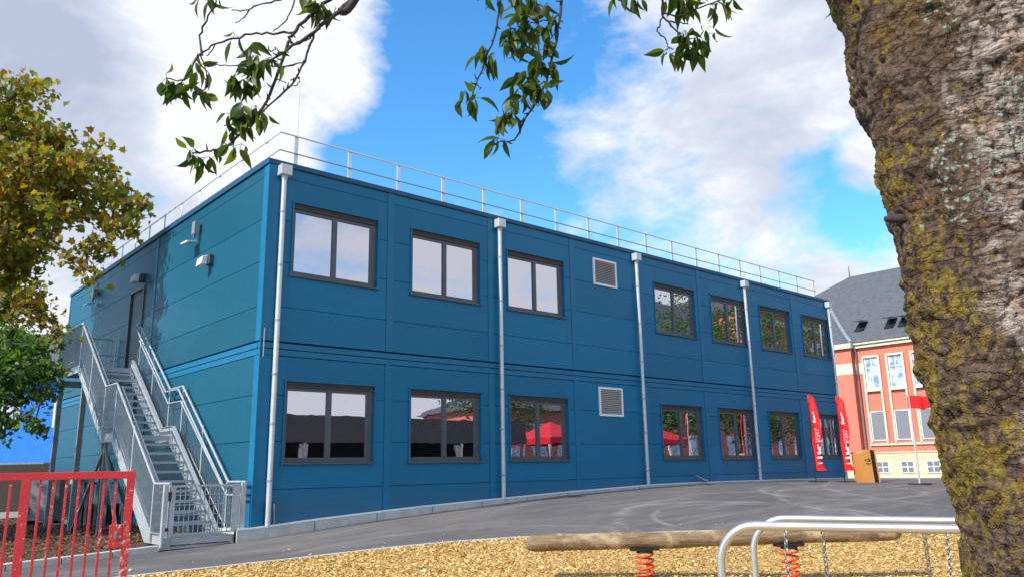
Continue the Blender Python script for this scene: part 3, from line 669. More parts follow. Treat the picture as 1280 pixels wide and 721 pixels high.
# stair gate
SG = thing('stair_gate', (-.8, -.05, .27), 'galvanised gate with square mesh closing the foot of the staircase', 'gate')
for x in (-1.415, -.175):
    MB().box(x-.035, x+.035, -.085, -.015, gz(x, -.05)-.05, 1.225).build('post', 'galvanised_pale', SG, bevel=.004)
fr = MB(); x0, x1, z0, z1 = -1.345, -.245, .46, 1.215
fr.box(x0, x0+.075, -.07, -.03, z0, z1).box(x1-.10, x1, -.07, -.03, z0, z1).box(x0+.075, x1-.10, -.07, -.03, z1-.03, z1).box(x0+.075, x1-.10, -.065, -.035, z0, z0+.025)
fr.build('frame', 'galvanised_pale', SG)
m = MB()
for i in range(1, 12): x = x0+.075+(x1-x0-.175)*i/12; m.box(x-.006, x+.006, -.056, -.044, z0+.025, z1-.03)
for i in range(1, 5): z = z0+(z1-z0)*i/5; m.box(x0+.075, x1-.10, -.0435, -.036, z-.006, z+.006)
m.build('mesh_infill', 'galvanised_pale', SG)
MB().box(-1.375, -1.340, -.10, -.02, .98, 1.12).box(-1.40, -1.35, -.09, -.02, .53, .58).build('lock', 'black_metal', SG)
MB().box(x0-.10, x0+.03, -.12, -.0875, .27, .44).build('foot_plate', 'galvanised', SG)

# ------------------------------------------------------------------ under the stairs
c = thing('utility_cabinet', (-1.45, 9.0, gz(-1.4, 9)), 'tall grey metal utility cabinet standing behind the stair posts', 'cabinet')
def rotbox(m, cx, cy, ang, x0, x1, y0, y1, z0, z1):
    b = MB().box(x0, x1, y0, y1, z0, z1); ca, sa = math.cos(ang), math.sin(ang)
    m.raw([(cx+x*ca-y*sa, cy+x*sa+y*ca, z) for x, y, z in b.v], b.f); return m
zc = gz(-1.4, 9); AN = -.72
rotbox(MB(), -1.35, 9.3, AN, -.35, .35, 0, .5, zc+.10, zc+1.22).build('body', 'grey_cabinet', c, bevel=.015)
m = MB()
for s in (-.28, .28): rotbox(m, -1.35, 9.3, AN, s-.06, s+.06, .02, .48, zc-.02, zc+.10)
m.build('foot', 'black_metal', c); rotbox(MB(), -1.35, 9.3, AN, -.2, -.12, -.012, -.001, zc+.25, zc+.42).build('vent_plate', 'black_metal', c)
c = thing('fence_panel', (-.7, 8.3, zc), 'framed grey infill panel with pale clamps leaning under the landing', 'panel')
rotbox(MB(), -.75, 8.35, AN, -.42, .42, -.01, .01, zc+.12, zc+1.08).build('infill', 'brown_grey', c)
m = MB()
for a, b_ in (((-.44, .05), (-.44, 1.15)), ((.44, .05), (.44, 1.15)), ((-.44, 1.13), (.44, 1.13)), ((-.44, .10), (.44, .10))):
    ca, sa = math.cos(AN), math.sin(AN); m.tube([(-.75+a[0]*ca, 8.35+a[0]*sa, zc+a[1]-.07), (-.75+b_[0]*ca, 8.35+b_[0]*sa, zc+b_[1]-.07)], .02, 8)
m.build('frame', 'galvanised', c)
rotbox(MB(), -.75, 8.35, AN, -.1, .16, -.04, -.012, zc+.95, zc+1.08).build('clamp', 'concrete_pale', c); rotbox(MB(), -.75, 8.35, AN, -.14, .14, -.04, -.012, zc+.02, zc+.12).build('clamp', 'concrete_pale', c)
c = thing('slatted_crate', (-.6, 6.9, zc), 'dark slatted crate stored in the shade under the stairs', 'crate')
m = MB()
for i in range(7): rotbox(m, -.68, 7.0, AN, -.38+i*.11, -.31+i*.11, 0, .02, zc+.03, zc+1.0)
m.build('slats', 'steel_dark', c); m = MB()
for z in (.04, .45, .93): rotbox(m, -.68, 7.0, AN, -.40, .42, .022, .06, zc+z, zc+z+.06)
rotbox(m, -.68, 7.0, AN, -.40, .42, .062, .45, zc+.0, zc+.5)
m.build('body', 'black_metal', c)
# brown garden wall and blue house at the far left
m = MB(); a = np.array([1.15, 14.9]); b2 = np.array([-9.5, 32.8]); d_ = (b2-a)/np.linalg.norm(b2-a); nn = np.array([-d_[1], d_[0]])*.15
m.raw([(a[0]-nn[0], a[1]-nn[1], .1), (b2[0]-nn[0], b2[1]-nn[1], .1), (b2[0]+nn[0], b2[1]+nn[1], .1), (a[0]+nn[0], a[1]+nn[1], .1), (a[0]-nn[0], a[1]-nn[1], 1.78), (b2[0]-nn[0], b2[1]-nn[1], 1.78), (b2[0]+nn[0], b2[1]+nn[1], 1.78), (a[0]+nn[0], a[1]+nn[1], 1.78)], [(0, 3, 2, 1), (4, 5, 6, 7), (0, 1, 5, 4), (1, 2, 6, 5), (2, 3, 7, 6), (3, 0, 4, 7)])
tag(m.build('garden_wall', 'brick_brown', None), 'dark brown rough wall beyond the mulch bed at far left', 'wall')
HB = spot(42, -28, .2)
BH = thing('blue_house', HB, 'bright azure house with dark tiled roof behind the trees at far left', 'house')
def loc(p, dl, dd, z): q = np.array(p[:2])+RT[:2]*dl+FW[:2]*dd; return (q[0], q[1], z)
def lbox(m, p, l0, l1, d0, d1, z0, z1):
    v = [loc(p, l, dd, z) for z in (z0, z1) for l, dd in ((l0, d0), (l1, d0), (l1, d1), (l0, d1))]
    return m.raw(v, [(0, 3, 2, 1), (4, 5, 6, 7), (0, 1, 5, 4), (1, 2, 6, 5), (2, 3, 7, 6), (3, 0, 4, 7)])
lbox(MB(), HB, -9, 6, 0, 9, .1, 6.6).build('wall', 'azure_render', BH)
m = MB(); m.raw([loc(HB, l, dd, z) for l, dd, z in ((-9.5, -.5, 6.4), (6.5, -.5, 6.4), (6.5, 4.5, 9.7), (-9.5, 4.5, 9.7), (6.5, 9.5, 6.4), (-9.5, 9.5, 6.4))], [(0, 1, 2, 3), (3, 2, 4, 5), (0, 3, 5), (1, 4, 2), (0, 5, 4, 1)]).build('roof', 'tile_roof', BH)
for l in (-6, -2.5, 1.2, 4.2):
    w = lbox(MB(), HB, l-.6, l+.6, -.06, -.002, 3.9, 5.4).build('window', 'window_white', BH); lbox(MB(), HB, l-.5, l+.5, -.08, -.061, 4.0, 5.3).build('pane', 'pale_glass', w)
lbox(MB(), HB, -.6, 3.8, -.9, -.02, .3, 1.95).build('annex', 'beige_render', BH); lbox(MB(), HB, -.8, 4, -1.1, -.01, 1.952, 2.08).build('annex_roof', 'galvanised_dull', BH)
MB().tube([loc(HB, .1, -.06, 2.1), loc(HB, .1, -.06, 6.3)], .06, 6).build('gutter_pipe', 'galvanised_dull', BH)
H2 = spot(50, -37.5, .2)
B2 = thing('grey_roof_house', H2, 'pale house with steep grey roof half hidden by the green tree at far left', 'house')
lbox(MB(), H2, -6, 6, 0, 8, .1, 7.5).build('wall', 'beige_render', B2)
MB().raw([loc(H2, l, dd, z) for l, dd, z in ((-6.4, -.5, 7.3), (6.4, -.5, 7.3), (6.4, 4, 10.9), (-6.4, 4, 10.9), (6.4, 8.5, 7.3), (-6.4, 8.5, 7.3))], [(0, 1, 2, 3), (3, 2, 4, 5), (0, 3, 5), (1, 4, 2), (0, 5, 4, 1)]).build('roof', 'slate', B2)
for l in (-3, 0, 3):
    w = lbox(MB(), H2, l-.6, l+.6, -.05, -.002, 4, 5.5).build('window', 'window_white', B2); lbox(MB(), H2, l-.5, l+.5, -.07, -.051, 4.1, 5.4).build('pane', 'pale_glass', w)

# ------------------------------------------------------------------ pink school building
PX = 41.7
PB = thing('school_building', (PX, 0, .4), 'salmon pink school building with slate hipped roof and cream window surrounds', 'building')
y_end, y_min = 21.0, -7.0
MB().box(PX, PX+13, y_min, y_end, 1.90, 8.10).build('wall', 'pink_render', PB)
MB().box(PX-.10, PX+13.1, y_min-.1, y_end+.1, .1, 1.84).build('basement_wall', 'cream_stone', PB)
MB().box(PX-.14, PX+13.1, y_min-.1, y_end+.1, 1.842, 1.90).box(PX-.14, PX-.10, y_min, y_end, .3, .55).build('plinth_band', 'cream_render', PB)
MB().box(PX-.22, PX+13.2, y_min-.2, y_end+.2, 8.10, 8.30).box(PX-.34, PX+13.3, y_min-.3, y_end+.3, 8.302, 8.42).build('cornice', 'cream_render', PB)
# projecting wing left of the downpipe
MB().box(PX-.45, PX-.002, 8.85, 20.8, 1.92, 8.09).build('wing_wall', 'pink_render', PB)
MB().box(PX-.55, PX-.101, 8.85, 20.9, .1, 1.84).build('wing_basement', 'cream_stone', PB)
MB().box(PX-.47, PX-.4505, 8.83, 20.8, 6.55, 7.20).box(PX-.66, PX-.3405, 8.72, 20.9, 8.11, 8.40).build('wing_band', 'cream_render', PB)
m = MB()
for z in (6.55,): m.box(PX-.02, PX-.001, 8.45, 8.845, 6.55, 7.20)
m.build('corner_band', 'cream_render', PB)
ry = 8.58+.0
pk = CAM+ray(1062, 346)*((PX+6.5-CAM[0])/ray(1062, 346)[0])
RZ = pk[2]; RY = pk[1]
HY = RY+9.5
m = MB(); e = .38; zf = 8.42
m.raw([(PX-e, y_min-.3, zf), (PX-e, HY, zf), (PX+6.5, RY, RZ), (PX+6.5, y_min+6, RZ), (PX+13+e, y_min-.3, zf), (PX+13+e, HY, zf)], [(0, 3, 2, 1), (1, 2, 5), (4, 5, 2, 3), (0, 4, 3), (0, 1, 5, 4)]).build('roof', 'slate', PB)
rn = np.cross(np.array([0, 1, 0]), np.array([6.5+e, 0, RZ-zf])); rn = rn/np.linalg.norm(rn); rn = rn if rn[2] > 0 else -rn
def roofp(x, y, up=0):
    r = ray(x, y); p0 = np.array([PX-e, 0, zf]); t = ((p0-CAM)@rn)/(r@rn); return CAM+r*t+rn*up
for (xa, ya, xb, yb) in ((1068, 415, 1083, 406), (1105, 411, 1120, 402), (1122, 409, 1136, 400)):
    pa = roofp(xa, ya); pb = roofp(xb, yb); yy0, yy1 = sorted((pa[1], pb[1])); sd = np.array([6.5+e, 0, RZ-zf]); sd /= np.linalg.norm(sd)
    t0 = (pa[0]-PX+e)/sd[0]; hh = 1.05; O = np.array([PX-e, 0, zf])
    q = [O+sd*(t0)+np.array([0, yy0, 0]), O+sd*(t0)+np.array([0, yy1, 0]), O+sd*(t0+hh)+np.array([0, yy1, 0]), O+sd*(t0+hh)+np.array([0, yy0, 0])]
    sk = MB().prism([p+rn*.0 for p in q], rn*.06).build('skylight', 'black_metal', PB)
    top = [q[3]+rn*.08, q[2]+rn*.08, q[1]+rn*.62+sd*.25, q[0]+rn*.62+sd*.25]
    MB().prism(top, rn*.05).build('sash', 'galvanised', sk)
MB().tube([(PX+6.5, RY, RZ-.1), (PX+6.5, RY, RZ+.75)], [.05, .02], 6).build('finial', 'steel_dark', PB)
MB().tube([tuple(roofp(1039, 388, .1)), tuple(roofp(1052, 411, .1)), tuple(roofp(1060, 423, .1)), (PX-.42, 8.75, 8.46)], .13, 8).build('valley_gutter', 'galvanised', PB, smooth=True)
MB().tube([(PX-.40, 8.72, 8.35), (PX-.12, 8.70, 7.9), (PX-.12, 8.70, .5)], .055, 8).build('downpipe', 'galvanised_dull', PB, smooth=True)
def pwin(yc, wd, z0, z1, style, x=PX):
    y0, y1 = yc-wd/2, yc+wd/2
    w = MB()
    w.box(x-.05, x-.001, y0-.0, y0+.05, z0, z1).box(x-.05, x-.001, y1-.05, y1, z0, z1).box(x-.05, x-.001, y0+.05, y1-.05, z1-.05, z1).box(x-.05, x-.001, y0+.05, y1-.05, z0, z0+.05)
    if style != 'screen':
        w.box(x-.045, x-.001, yc-.025, yc+.025, z0+.05, z1-.05)
        zt = z0+(z1-z0)*(.68 if style == 'tall' else .5)
        for a, b in ((y0+.05, yc-.025), (yc+.025, y1-.05)): w.box(x-.044, x-.001, a, b, zt-.025, zt+.025)
    o = w.build('window', 'window_white', PB)
    MB().box(x-.022, x-.002, y0+.04, y1-.04, z0+.04, z1-.04).build('pane', 'screen_glass' if style == 'screen' else ('pale_glass' if style == 'tall' else 'grey_cabinet'), o)
    return o
ys_ = [7.86-1.41*i for i in range(0, 10)]
fr = MB()
for i, yc in enumerate(ys_):
    pwin(yc, .80, 5.58, 7.46, 'tall'); pwin(yc, .84, 2.56, 4.27, 'screen'); pwin(yc, .74, .70, 1.38, 'small', PX-.10)
    for s in (-1, 1): fr.box(PX-.15, PX-.0005, yc+s*.47-.055, yc+s*.47+.055, 2.40, 7.58)
    fr.box(PX-.18, PX-.0005, yc-.41, yc+.41, 5.44, 5.56).box(PX-.145, PX-.0005, yc-.41, yc+.41, 7.47, 7.58)
fr.box(PX-.10, PX-.0004, ys_[-1]-.6, ys_[0]+.62, 2.28, 2.395)
fr.build('window_surround', 'cream_render', PB)
for i, yc in enumerate([11.5, 14.5, 17.5]): pwin(yc, 1.0, 5.58, 7.3, 'tall', PX-.452); pwin(yc, 1.0, 2.56, 4.27, 'screen', PX-.452)

# ------------------------------------------------------------------ banners, flag, lectern
def banner(x, y, h, label, ang):
    z = gz(x, y); T = thing('feather_banner', (x, y, z), label, 'banner', 'red feather banners by the blue building')
    ca, sa = math.cos(ang), math.sin(ang)
    def P(u, zz, dep=0.): return (x+u*ca-dep*sa, y+u*sa+dep*ca, z+zz)
    wob = lambda zz: .05*math.sin(zz*2.3+1)*(zz/2.4)
    n = 22; le = []; ri = []
    for i in range(n+1):
        t = i/n; zz = .33+(h-.33)*t
        l = -.02 - .03*math.sin(t*3.0); r = .235-.02*math.sin(t*9) - .03*t
        if t < .07: r += .10*(1-t/.07)
        if t > .90: q = (t-.90)/.10; r = l+(r-l)*math.sqrt(max(0, 1-q*q))*.9+.03; 
        le.append((l, zz)); ri.append((max(r, l+.03), zz))
    v = []; f = []
    for (a, zz), (b, _) in zip(le, ri):
        for s in (0, .006):
            for k in range(5):
                u = a+(b-a)*k/4; v.append(P(u, zz, wob(zz)+.035*math.sin(k*1.4+zz*3)+s))
    for i in range(n):
        for s in range(2):
            for k in range(4):
                o = i*10+s*5+k; q = (o, o+1, o+11, o+10); f.append(q if s == 0 else q[::-1])
        f += [(i*10, i*10+10, i*10+15, i*10+5), (i*10+4, i*10+9, i*10+19, i*10+14)]
    sail = MB().raw(v, f).build('sail', 'flag_red', T, smooth=True)
    mk = MB()
    def mark(u0, u1, z0, z1, sk=0.):
        zz = (z0+z1)/2; uu = (u0+u1)/2; k = (uu+.02)/.38*4; dd = wob(zz)+.035*math.sin(k*1.4+zz*3)-.012
        mk.prism([P(u0, z0, dd), P(u1, z0+sk, dd), P(u1, z1+sk, dd), P(u0, z1, dd)], (sa*.003, -ca*.003, 0))
    # emblem
    for i in range(12):
        a = i/12*2*math.pi; rr = .085+.02*(i % 3)
        mark(.125+.45*rr*math.cos(a)-.022, .125+.45*rr*math.cos(a)+.022, h-.62+rr*1.1*math.sin(a)-.04, h-.62+rr*1.1*math.sin(a)+.04)
    mark(.08, .19, h-.66, h-.52); mark(.03, .22, h-.84, h-.78, -.05)
    # words, running up the sail and across it
    rr = random.Random(3)
    for cxx in (.06, .12, .18):
        zz = h-1.42
        while zz < h-1.06:
            hh = rr.uniform(.03, .06)
            mark(cxx-.018, cxx+.018, zz, zz+.008); mark(cxx-.018, cxx-.010, zz, zz+hh)
            if rr.random() > .4: mark(cxx+.008, cxx+.018, zz, zz+hh)
            zz += hh+.03
    mark(.08, .105, .95, 1.10); mark(.07, .18, .80, .87, .02); mark(.11, .17, .90, 1.02)
    mark(.04, .21, .67, .73, .01); mark(.06, .20, .52, .55, .01)
    mk.build('printed_marks', 'mark_white', sail)
    MB().tube([P(-.045, .03), P(-.05, 1.4), P(-.06, h-.3), P(.06, h+.0)], [.016, .014, .01, .006], 8).build('pole', 'black_metal', T)
    MB().box(x-.30, x+.30, y-.025, y+.025, z+.002, z+.03).box(x-.025, x+.025, y-.3, y-.0255, z+.002, z+.03).box(x-.025, x+.025, y+.0255, y+.3, z+.002, z+.03).build('base', 'black_metal', T)
banner(16.85, -1.10, 2.58, 'red feather banner with white print in front of the last ground-floor window', -.62)
banner(17.72, -1.54, 2.56, 'red feather banner with white print beside the wooden lectern', -.72)
banner(16.75, -4.95, 1.9, 'red feather banner almost wholly hidden behind the mossy tree trunk', -.7)

lx, ly = 17.92, -2.22; lz = gz(lx, ly)
LT = thing('lectern', (lx, ly, lz), 'wooden lectern with sloping top, black end and small dark emblem', 'lectern')
LA = -.727
def LP(u, dd, z): ca, sa = math.cos(LA), math.sin(LA); return (lx+u*ca-dd*sa, ly+u*sa+dd*ca, lz+z)
poly = [(-.28, 0), (.09, 0), (.04, .95), (-.31, .83)]
MB().prism([LP(u, 0, z) for u, z in poly], np.array(LP(0, .5, 0))-np.array(LP(0, 0, 0))).build('body', 'lectern_wood', LT)
poly = [(.093, 0), (.22, 0), (.16, .93), (.043, .95)]
MB().prism([LP(u, .02, z) for u, z in poly], np.array(LP(0, .46, 0))-np.array(LP(0, 0, 0))).build('open_back', 'black_metal', LT)
poly = [(.223, 0), (.26, 0), (.20, .92), (.163, .93)]
MB().prism([LP(u, .0, z) for u, z in poly], np.array(LP(0, .5, 0))-np.array(LP(0, 0, 0))).build('edge_panel', 'lectern_wood', LT)
mk = MB()
for u0, u1, z0, z1 in ((-.14, -.09, .62, .68), (-.06, 0, .64, .70), (.02, .05, .69, .73), (-.08, .03, .60, .625), (-.12, .06, .54, .56), (-.10, .04, .51, .525), (-.02, .03, .62, .66)):
    mk.prism([LP(u, -.003, z) for u, z in ((u0, z0), (u1, z0+.01), (u1-.01, z1), (u0+.01, z1))], np.array(LP(0, .002, 0))-np.array(LP(0, 0, 0)))
mk.build('emblem', 'dark_mark', LT)
fx, fy = 17.51, -3.73; fz = gz(fx, fy)
FP = thing('flagpole', (fx, fy, fz), 'silver flagpole on a flat black base flying a small red flag beside the tree trunk', 'flagpole')
MB().tube([(fx, fy, fz+.03), (fx, fy, fz+1.45)], .027, 10).tube([(fx, fy, fz+1.45), (fx, fy, fz+2.42)], .018, 10).build('pole', 'aluminium', FP, smooth=True)
MB().tube([(fx, fy, fz+.002), (fx, fy, fz+.035)], .30, 20).build('base', 'black_metal', FP)
v = []; f = []
for i in range(9):
    u = i/8*.62-.05; w_ = .05*math.sin(i*1.2)
    for zz in (2.06+.03*math.sin(i*.9), 2.42+.02*math.sin(i*.8)):
        for s in (0, .006): v.append((fx+u*.72-w_*.6, fy-u*.69+w_+s, fz+zz))
for i in range(8):
    o = 4*i; f += [(o, o+4, o+6, o+2), (o+1, o+3, o+7, o+5), (o+2, o+6, o+7, o+3), (o, o+1, o+5, o+4)]
f += [(0, 2, 3, 1), (32, 33, 35, 34)]
fl = MB().raw(v, f).build('flag', 'flag_red', FP, smooth=True)

# ------------------------------------------------------------------ playground equipment
LGa = np.array([.93, -5.74, .50]); LGb = np.array([4.53, -8.62, .525])
BL = thing('balance_log', tuple((LGa+LGb)/2*np.array([1, 1, 0])), 'weathered round timber balance log carried on red coil springs', 'balance beam')
dl = LGb-LGa; Ll = np.linalg.norm(dl); dl /= Ll
pts = []; rad = []
for t, r in ((0, .045), (.006, .075), (.02, .093), (.04, .099)): pts.append(LGa+dl*Ll*t); rad.append(r)
for t in np.linspace(.06, .95, 40): pts.append(LGa+dl*Ll*t+np.array([0, 0, .006*math.sin(t*11)+.004*math.sin(t*29)])); rad.append(.100-.012*t+.0025*math.sin(t*37))
for t, r in ((.97, .087), (.985, .080), (.995, .065), (1, .04)): pts.append(LGa+dl*Ll*t); rad.append(r)
MB().tube(pts, rad, 20).build('log', 'log_wood', BL, smooth=True)
for t in (.31, .695):
    p = LGa+dl*Ll*t; zg = gz(p[0], p[1]); zt = p[2]-.10
    m = MB(); turns = 4; K = []
    for i in range(turns*18+1): a = 2*math.pi*i/18; K.append((p[0]+.098*math.cos(a), p[1]+.098*math.sin(a), zg+.03+(zt-.05-zg-.03)*i/(turns*18)))
    sp = m.tube(K, .0145, 8).build('spring', 'spring_red', BL, smooth=True)
    m = MB(); m.tube([(p[0], p[1], zt-.045), (p[0], p[1], zt-.02)], .10, 14); m.bar(p-dl*.17+np.array([0, 0, -.098]), p+dl*.17+np.array([0, 0, -.098]), .14, .035)
    m.build('bracket', 'black_rubber', BL); MB().tube([(p[0], p[1], zg-.02), (p[0], p[1], zg+.035)], .13, 14).build('ground_anchor', 'black_rubber', BL)

ra = np.array([-.41, -9.71, .945]); rb = np.array([.03, -10.89, .945]); du = (rb-ra)/np.linalg.norm(rb-ra); rl = 3.2
RC = thing('chain_bridge', (.3, -11, 0.), 'low playground chain bridge with two parallel bent stainless handrails', 'play equipment')
def handrail(p0, r):
    P = []; R_ = .27
    p0 = p0-du*.0
    start = p0-du*R_*1.0
    base = np.array([start[0], start[1], gz(start[0], start[1])-.05])
    P.append(base); P.append(np.array([start[0], start[1], p0[2]-R_]))
    for i in range(1, 9): a = math.pi/2*i/8; P.append(start+du*R_*(1-math.cos(a))+np.array([0, 0, p0[2]-R_-start[2]+R_*math.sin(a)]))
    P.append(p0+du*rl)
    e = P[-1]
    for i in range(1, 9): a = math.pi/2*i/8; P.append(e+du*R_*math.sin(a)-np.array([0, 0, R_*(1-math.cos(a))]))
    q = P[-1]; P.append(np.array([q[0], q[1], -.12]))
    MB().tube(P, r, 16).build('handrail', 'stainless', RC, smooth=True)
handrail(ra, .031); rc = np.array([.43, -9.60, .945])-du*.12
handrail(rc, .027)
def chain(a, b, name='chain'):
    a = np.array(a, float); b = np.array(b, float); L_ = np.linalg.norm(b-a); d = (b-a)/L_; n = int(L_/.033); m = MB()
    s1 = np.cross(d, (0.3, .9, .1)); s1 /= np.linalg.norm(s1); s2 = np.cross(d, s1)
    for i in range(n):
        c = a+d*(i+.5)*L_/n; s = s1 if i % 2 else s2; K = []
        for k in range(11): t = 2*math.pi*k/10; K.append(c+d*.023*math.cos(t)+s*.013*math.sin(t))
        m.tube(K, .0046, 6, cap=False)
    m.build(name, 'chain_steel', RC)
near = lambda x, y: CAM+ray(x, y)*((.925-CAM[2])/ray(x, y)[2])
def railpt(p0, x):    # point below a rail seen at column x
    best = min((abs(((p0+du*s-CAM)@CR)/((p0+du*s-CAM)@CD)*CF+640-x), s) for s in np.arange(0, rl, .01)); return p0+du*best[1]+np.array([0, 0, -.03])
mid = (ra+rc)/2
for p0, x, dx in ((rc, 981, .0), (ra, 1027, 0), (ra, 1155, 0), (rc, 1181, 0)):
    q = railpt(p0, x); e = (mid+du*((q-p0)@du)); e = np.array([e[0], e[1], .30])
    inward = .25 if x in (981, 1155, 1181) else .05
    chain(q, q+(e-q)*np.array([inward, inward, 1.]))
m = MB()
for s in np.arange(.1, 3.0, .26):
    c = mid+du*s; nrm = np.array([-du[1], du[0], 0]); m.bar((c-nrm*.30)*np.array([1, 1, 0])+np.array([0, 0, .27]), (c+nrm*.30)*np.array([1, 1, 0])+np.array([0, 0, .27]), .2, .05)
m.build('planks', 'log_wood', RC)

# red gate
g1 = np.array([-4.42, -4.43]); g2 = np.array([-3.27, -4.74]); gu = (g2-g1)/np.linalg.norm(g2-g1); g0 = g1-gu*1.9; zg = -.05; ztop = 1.425
RG = thing('red_gate', (g2[0], g2[1], zg), 'chipped red metal bar gate standing open in the foreground at left', 'gate')
def gp(s, z): p = g2-gu*s; return np.array([p[0], p[1], z])
TL = np.linalg.norm(g2-g0)
MB().bar(gp(.0, ztop-.035), gp(TL, ztop-.035), .04, .07).build('top_rail', 'red_paint', RG, bevel=.004)
MB().bar(gp(0, zg+.12), gp(TL, zg+.12), .04, .06).build('bottom_rail', 'red_paint', RG)
def upr(s, w, name, mat, z0=zg+.09, z1=None, t=.045):
    z1 = z1 or ztop-.07; a, b = gp(s, z0), gp(s, z1); MB().bar(a, b, t, w, up=tuple(gu[:2])+(0,)).build(name, mat, RG, bevel=.003)
upr(.035, .07, 'stile', 'red_paint', .92); upr(.035, .07, 'stile', 'red_paint_worn', zg+.04, .918)
upr(.90, .075, 'stile', 'red_paint')
for s in (.155, .26, .365, .47, .575, .68, .785): upr(s, .022, 'bar', 'red_paint', zg+.15, ztop-.07, .022)
s = 1.02
while s < TL: upr(s, .022, 'bar', 'red_paint', zg+.15, ztop-.07, .022); s += .105
upr(TL-.0, .07, 'stile', 'red_paint')
m = MB().bar(gp(.128, .72), gp(.128, .93), .05, .11, up=tuple(gu[:2])+(0,)); lk = m.build('lock_case', 'red_paint_worn', RG, bevel=.004)
nrm = np.array([gu[1], -gu[0], 0]); 
MB().bar(gp(.125, .80)+nrm*.03, gp(.125, .85)+nrm*.03, .012, .014).tube([gp(.125, .86)+nrm*.026, gp(.125, .86)+nrm*.036], .014, 10).build('keyhole_plate', 'galvanised', lk)

# ------------------------------------------------------------------ trees
def leaf_mesh(name, mat, P, size, parent, shape, down=0., tilt=1., aim=None):
    """P: (n,3) leaf base points; each leaf is one small shaped blade"""
    n = len(P); S_ = size*rng.uniform(.65, 1.25, n)
    a = rng.uniform(0, 2*math.pi, n); el = np.clip(rng.normal(-down, tilt, n), -1.5, 1.3)
    d = np.stack([np.cos(a)*np.cos(el), np.sin(a)*np.cos(el), np.sin(el)], 1)
    r = rng.normal(0, 1, (n, 3)); s = np.cross(d, r); s /= np.linalg.norm(s, axis=1)[:, None]; nn = np.cross(s, d)
    T = np.array(shape)               # (k,3): along, across, normal
    V = P[:, None, :]+S_[:, None, None]*(d[:, None, :]*T[None, :, 0:1]+s[:, None, :]*T[None, :, 1:2]+nn[:, None, :]*T[None, :, 2:3])
    return V.reshape(-1, 3), len(T)
MAPLE = [(0, 0, 0), (.12, .22, .02), (.05, .48, -.05), (.32, .34, .03), (.52, .50, -.04), (.56, .24, .03), (.98, 0, -.08), (.56, -.24, .03), (.52, -.50, -.04), (.32, -.34, .03), (.05, -.48, -.05), (.12, -.22, .02)]
OVAL = [(0, 0, 0), (.25, .20, .03), (.6, .22, .02), (1, 0, -.08), (.6, -.22, .02), (.25, -.20, .03)]
def foliage(name, mat, P, size, parent, shape=MAPLE, down=.3, tilt=.6):
    V, k = leaf_mesh(name, mat, np.asarray(P), size, parent, shape, down, tilt)
    og = ORG[parent.name]; me = bpy.data.meshes.new(name); V = V-np.array(og)
    me.from_pydata(V.tolist(), [], [tuple(range(i*k, i*k+k)) for i in range(len(P))]); me.materials.append(MAT[mat])
    o = bpy.data.objects.new(name, me); COL.objects.link(o); o.parent = parent; return o
def blob(c, r, n, clump=9, sp=.16):
    """n leaves gathered in sprays inside an ellipsoid"""
    k = max(1, n//clump); q = rng.normal(0, 1, (k, 3)); q /= np.linalg.norm(q, axis=1)[:, None]; q *= (rng.uniform(.15, 1, (k, 1))**.45)
    cen = np.array(c)+q*np.array(r); out = []
    for x in cen: out.append(x+rng.normal(0, sp, (clump, 3))*np.array([1, 1, .55]))
    return np.concatenate(out), cen
def px_tree(name, base, label, trunk_r, blobs, dist, leafmat_, bark_, size, dens, shape=MAPLE, twig=True, down=.35, extra=(), group=None):
    T = thing(name, base, label, 'tree', group); P = []; lim = MB(); b0 = np.array(base, float); joined = []
    top = b0+np.array([0, 0, extra_top.get(name, 7.)]); 
    pts = [b0+(top-b0)*t+np.array([.12*math.sin(t*5), .1*math.cos(t*4)-.1, 0]) for t in np.linspace(0, 1, 8)]
    MB().tube(pts, [trunk_r*(1-.65*t)*(1.25 if t == 0 else 1) for t in np.linspace(0, 1, 8)], 12).build('trunk', bark_, T, smooth=True)
    joined += pts[3:]; blobs = sorted(blobs, key=lambda q: q[0])
    for (x, y, rx, ry, dd) in blobs:
        c = deep(x, y, dist+dd); s = (dist+dd)/CF; r = (rx*s, max(rx, ry)*s, ry*s)
        n = int(dens*rx*ry*1.0)+12; q, cen = blob(c, r, n, 8, size*1.0); P.append(q)
        near_ = min(joined, key=lambda q: np.linalg.norm(q-c)+.25*np.linalg.norm(q-pts[5])); root = near_
        md = (root+c)/2+np.array([0, 0, .12])+rng.normal(0, .12, 3); lim.tube([root, md, c], [.035, .022, .010], 6); joined.append(c)
        for z in cen[:: max(1, len(cen)//9)]: lim.tube([c+(z-c)*.0, (c+z)/2+rng.normal(0, .05, 3), z], [.014, .009, .004], 4, cap=False)
    for (c, r, n) in extra:
        q, cen = blob(c, r, n, 10, .25); P.append(q); root = pts[6]; lim.tube([root, (root+np.array(c))/2+np.array([0, 0, .4]), c], [trunk_r*.25, trunk_r*.14, .02], 6)
    lim.build('limbs', bark_, T, smooth=True); foliage('crown', leafmat_, np.concatenate(P), size, T, shape, down); return T
extra_top = {'maple_tree': 7.2, 'green_tree': 4.2, 'purple_tree': 8.}
mb = spot(17.5, -13.6); mb = (mb[0], mb[1], gz(mb[0], mb[1]))
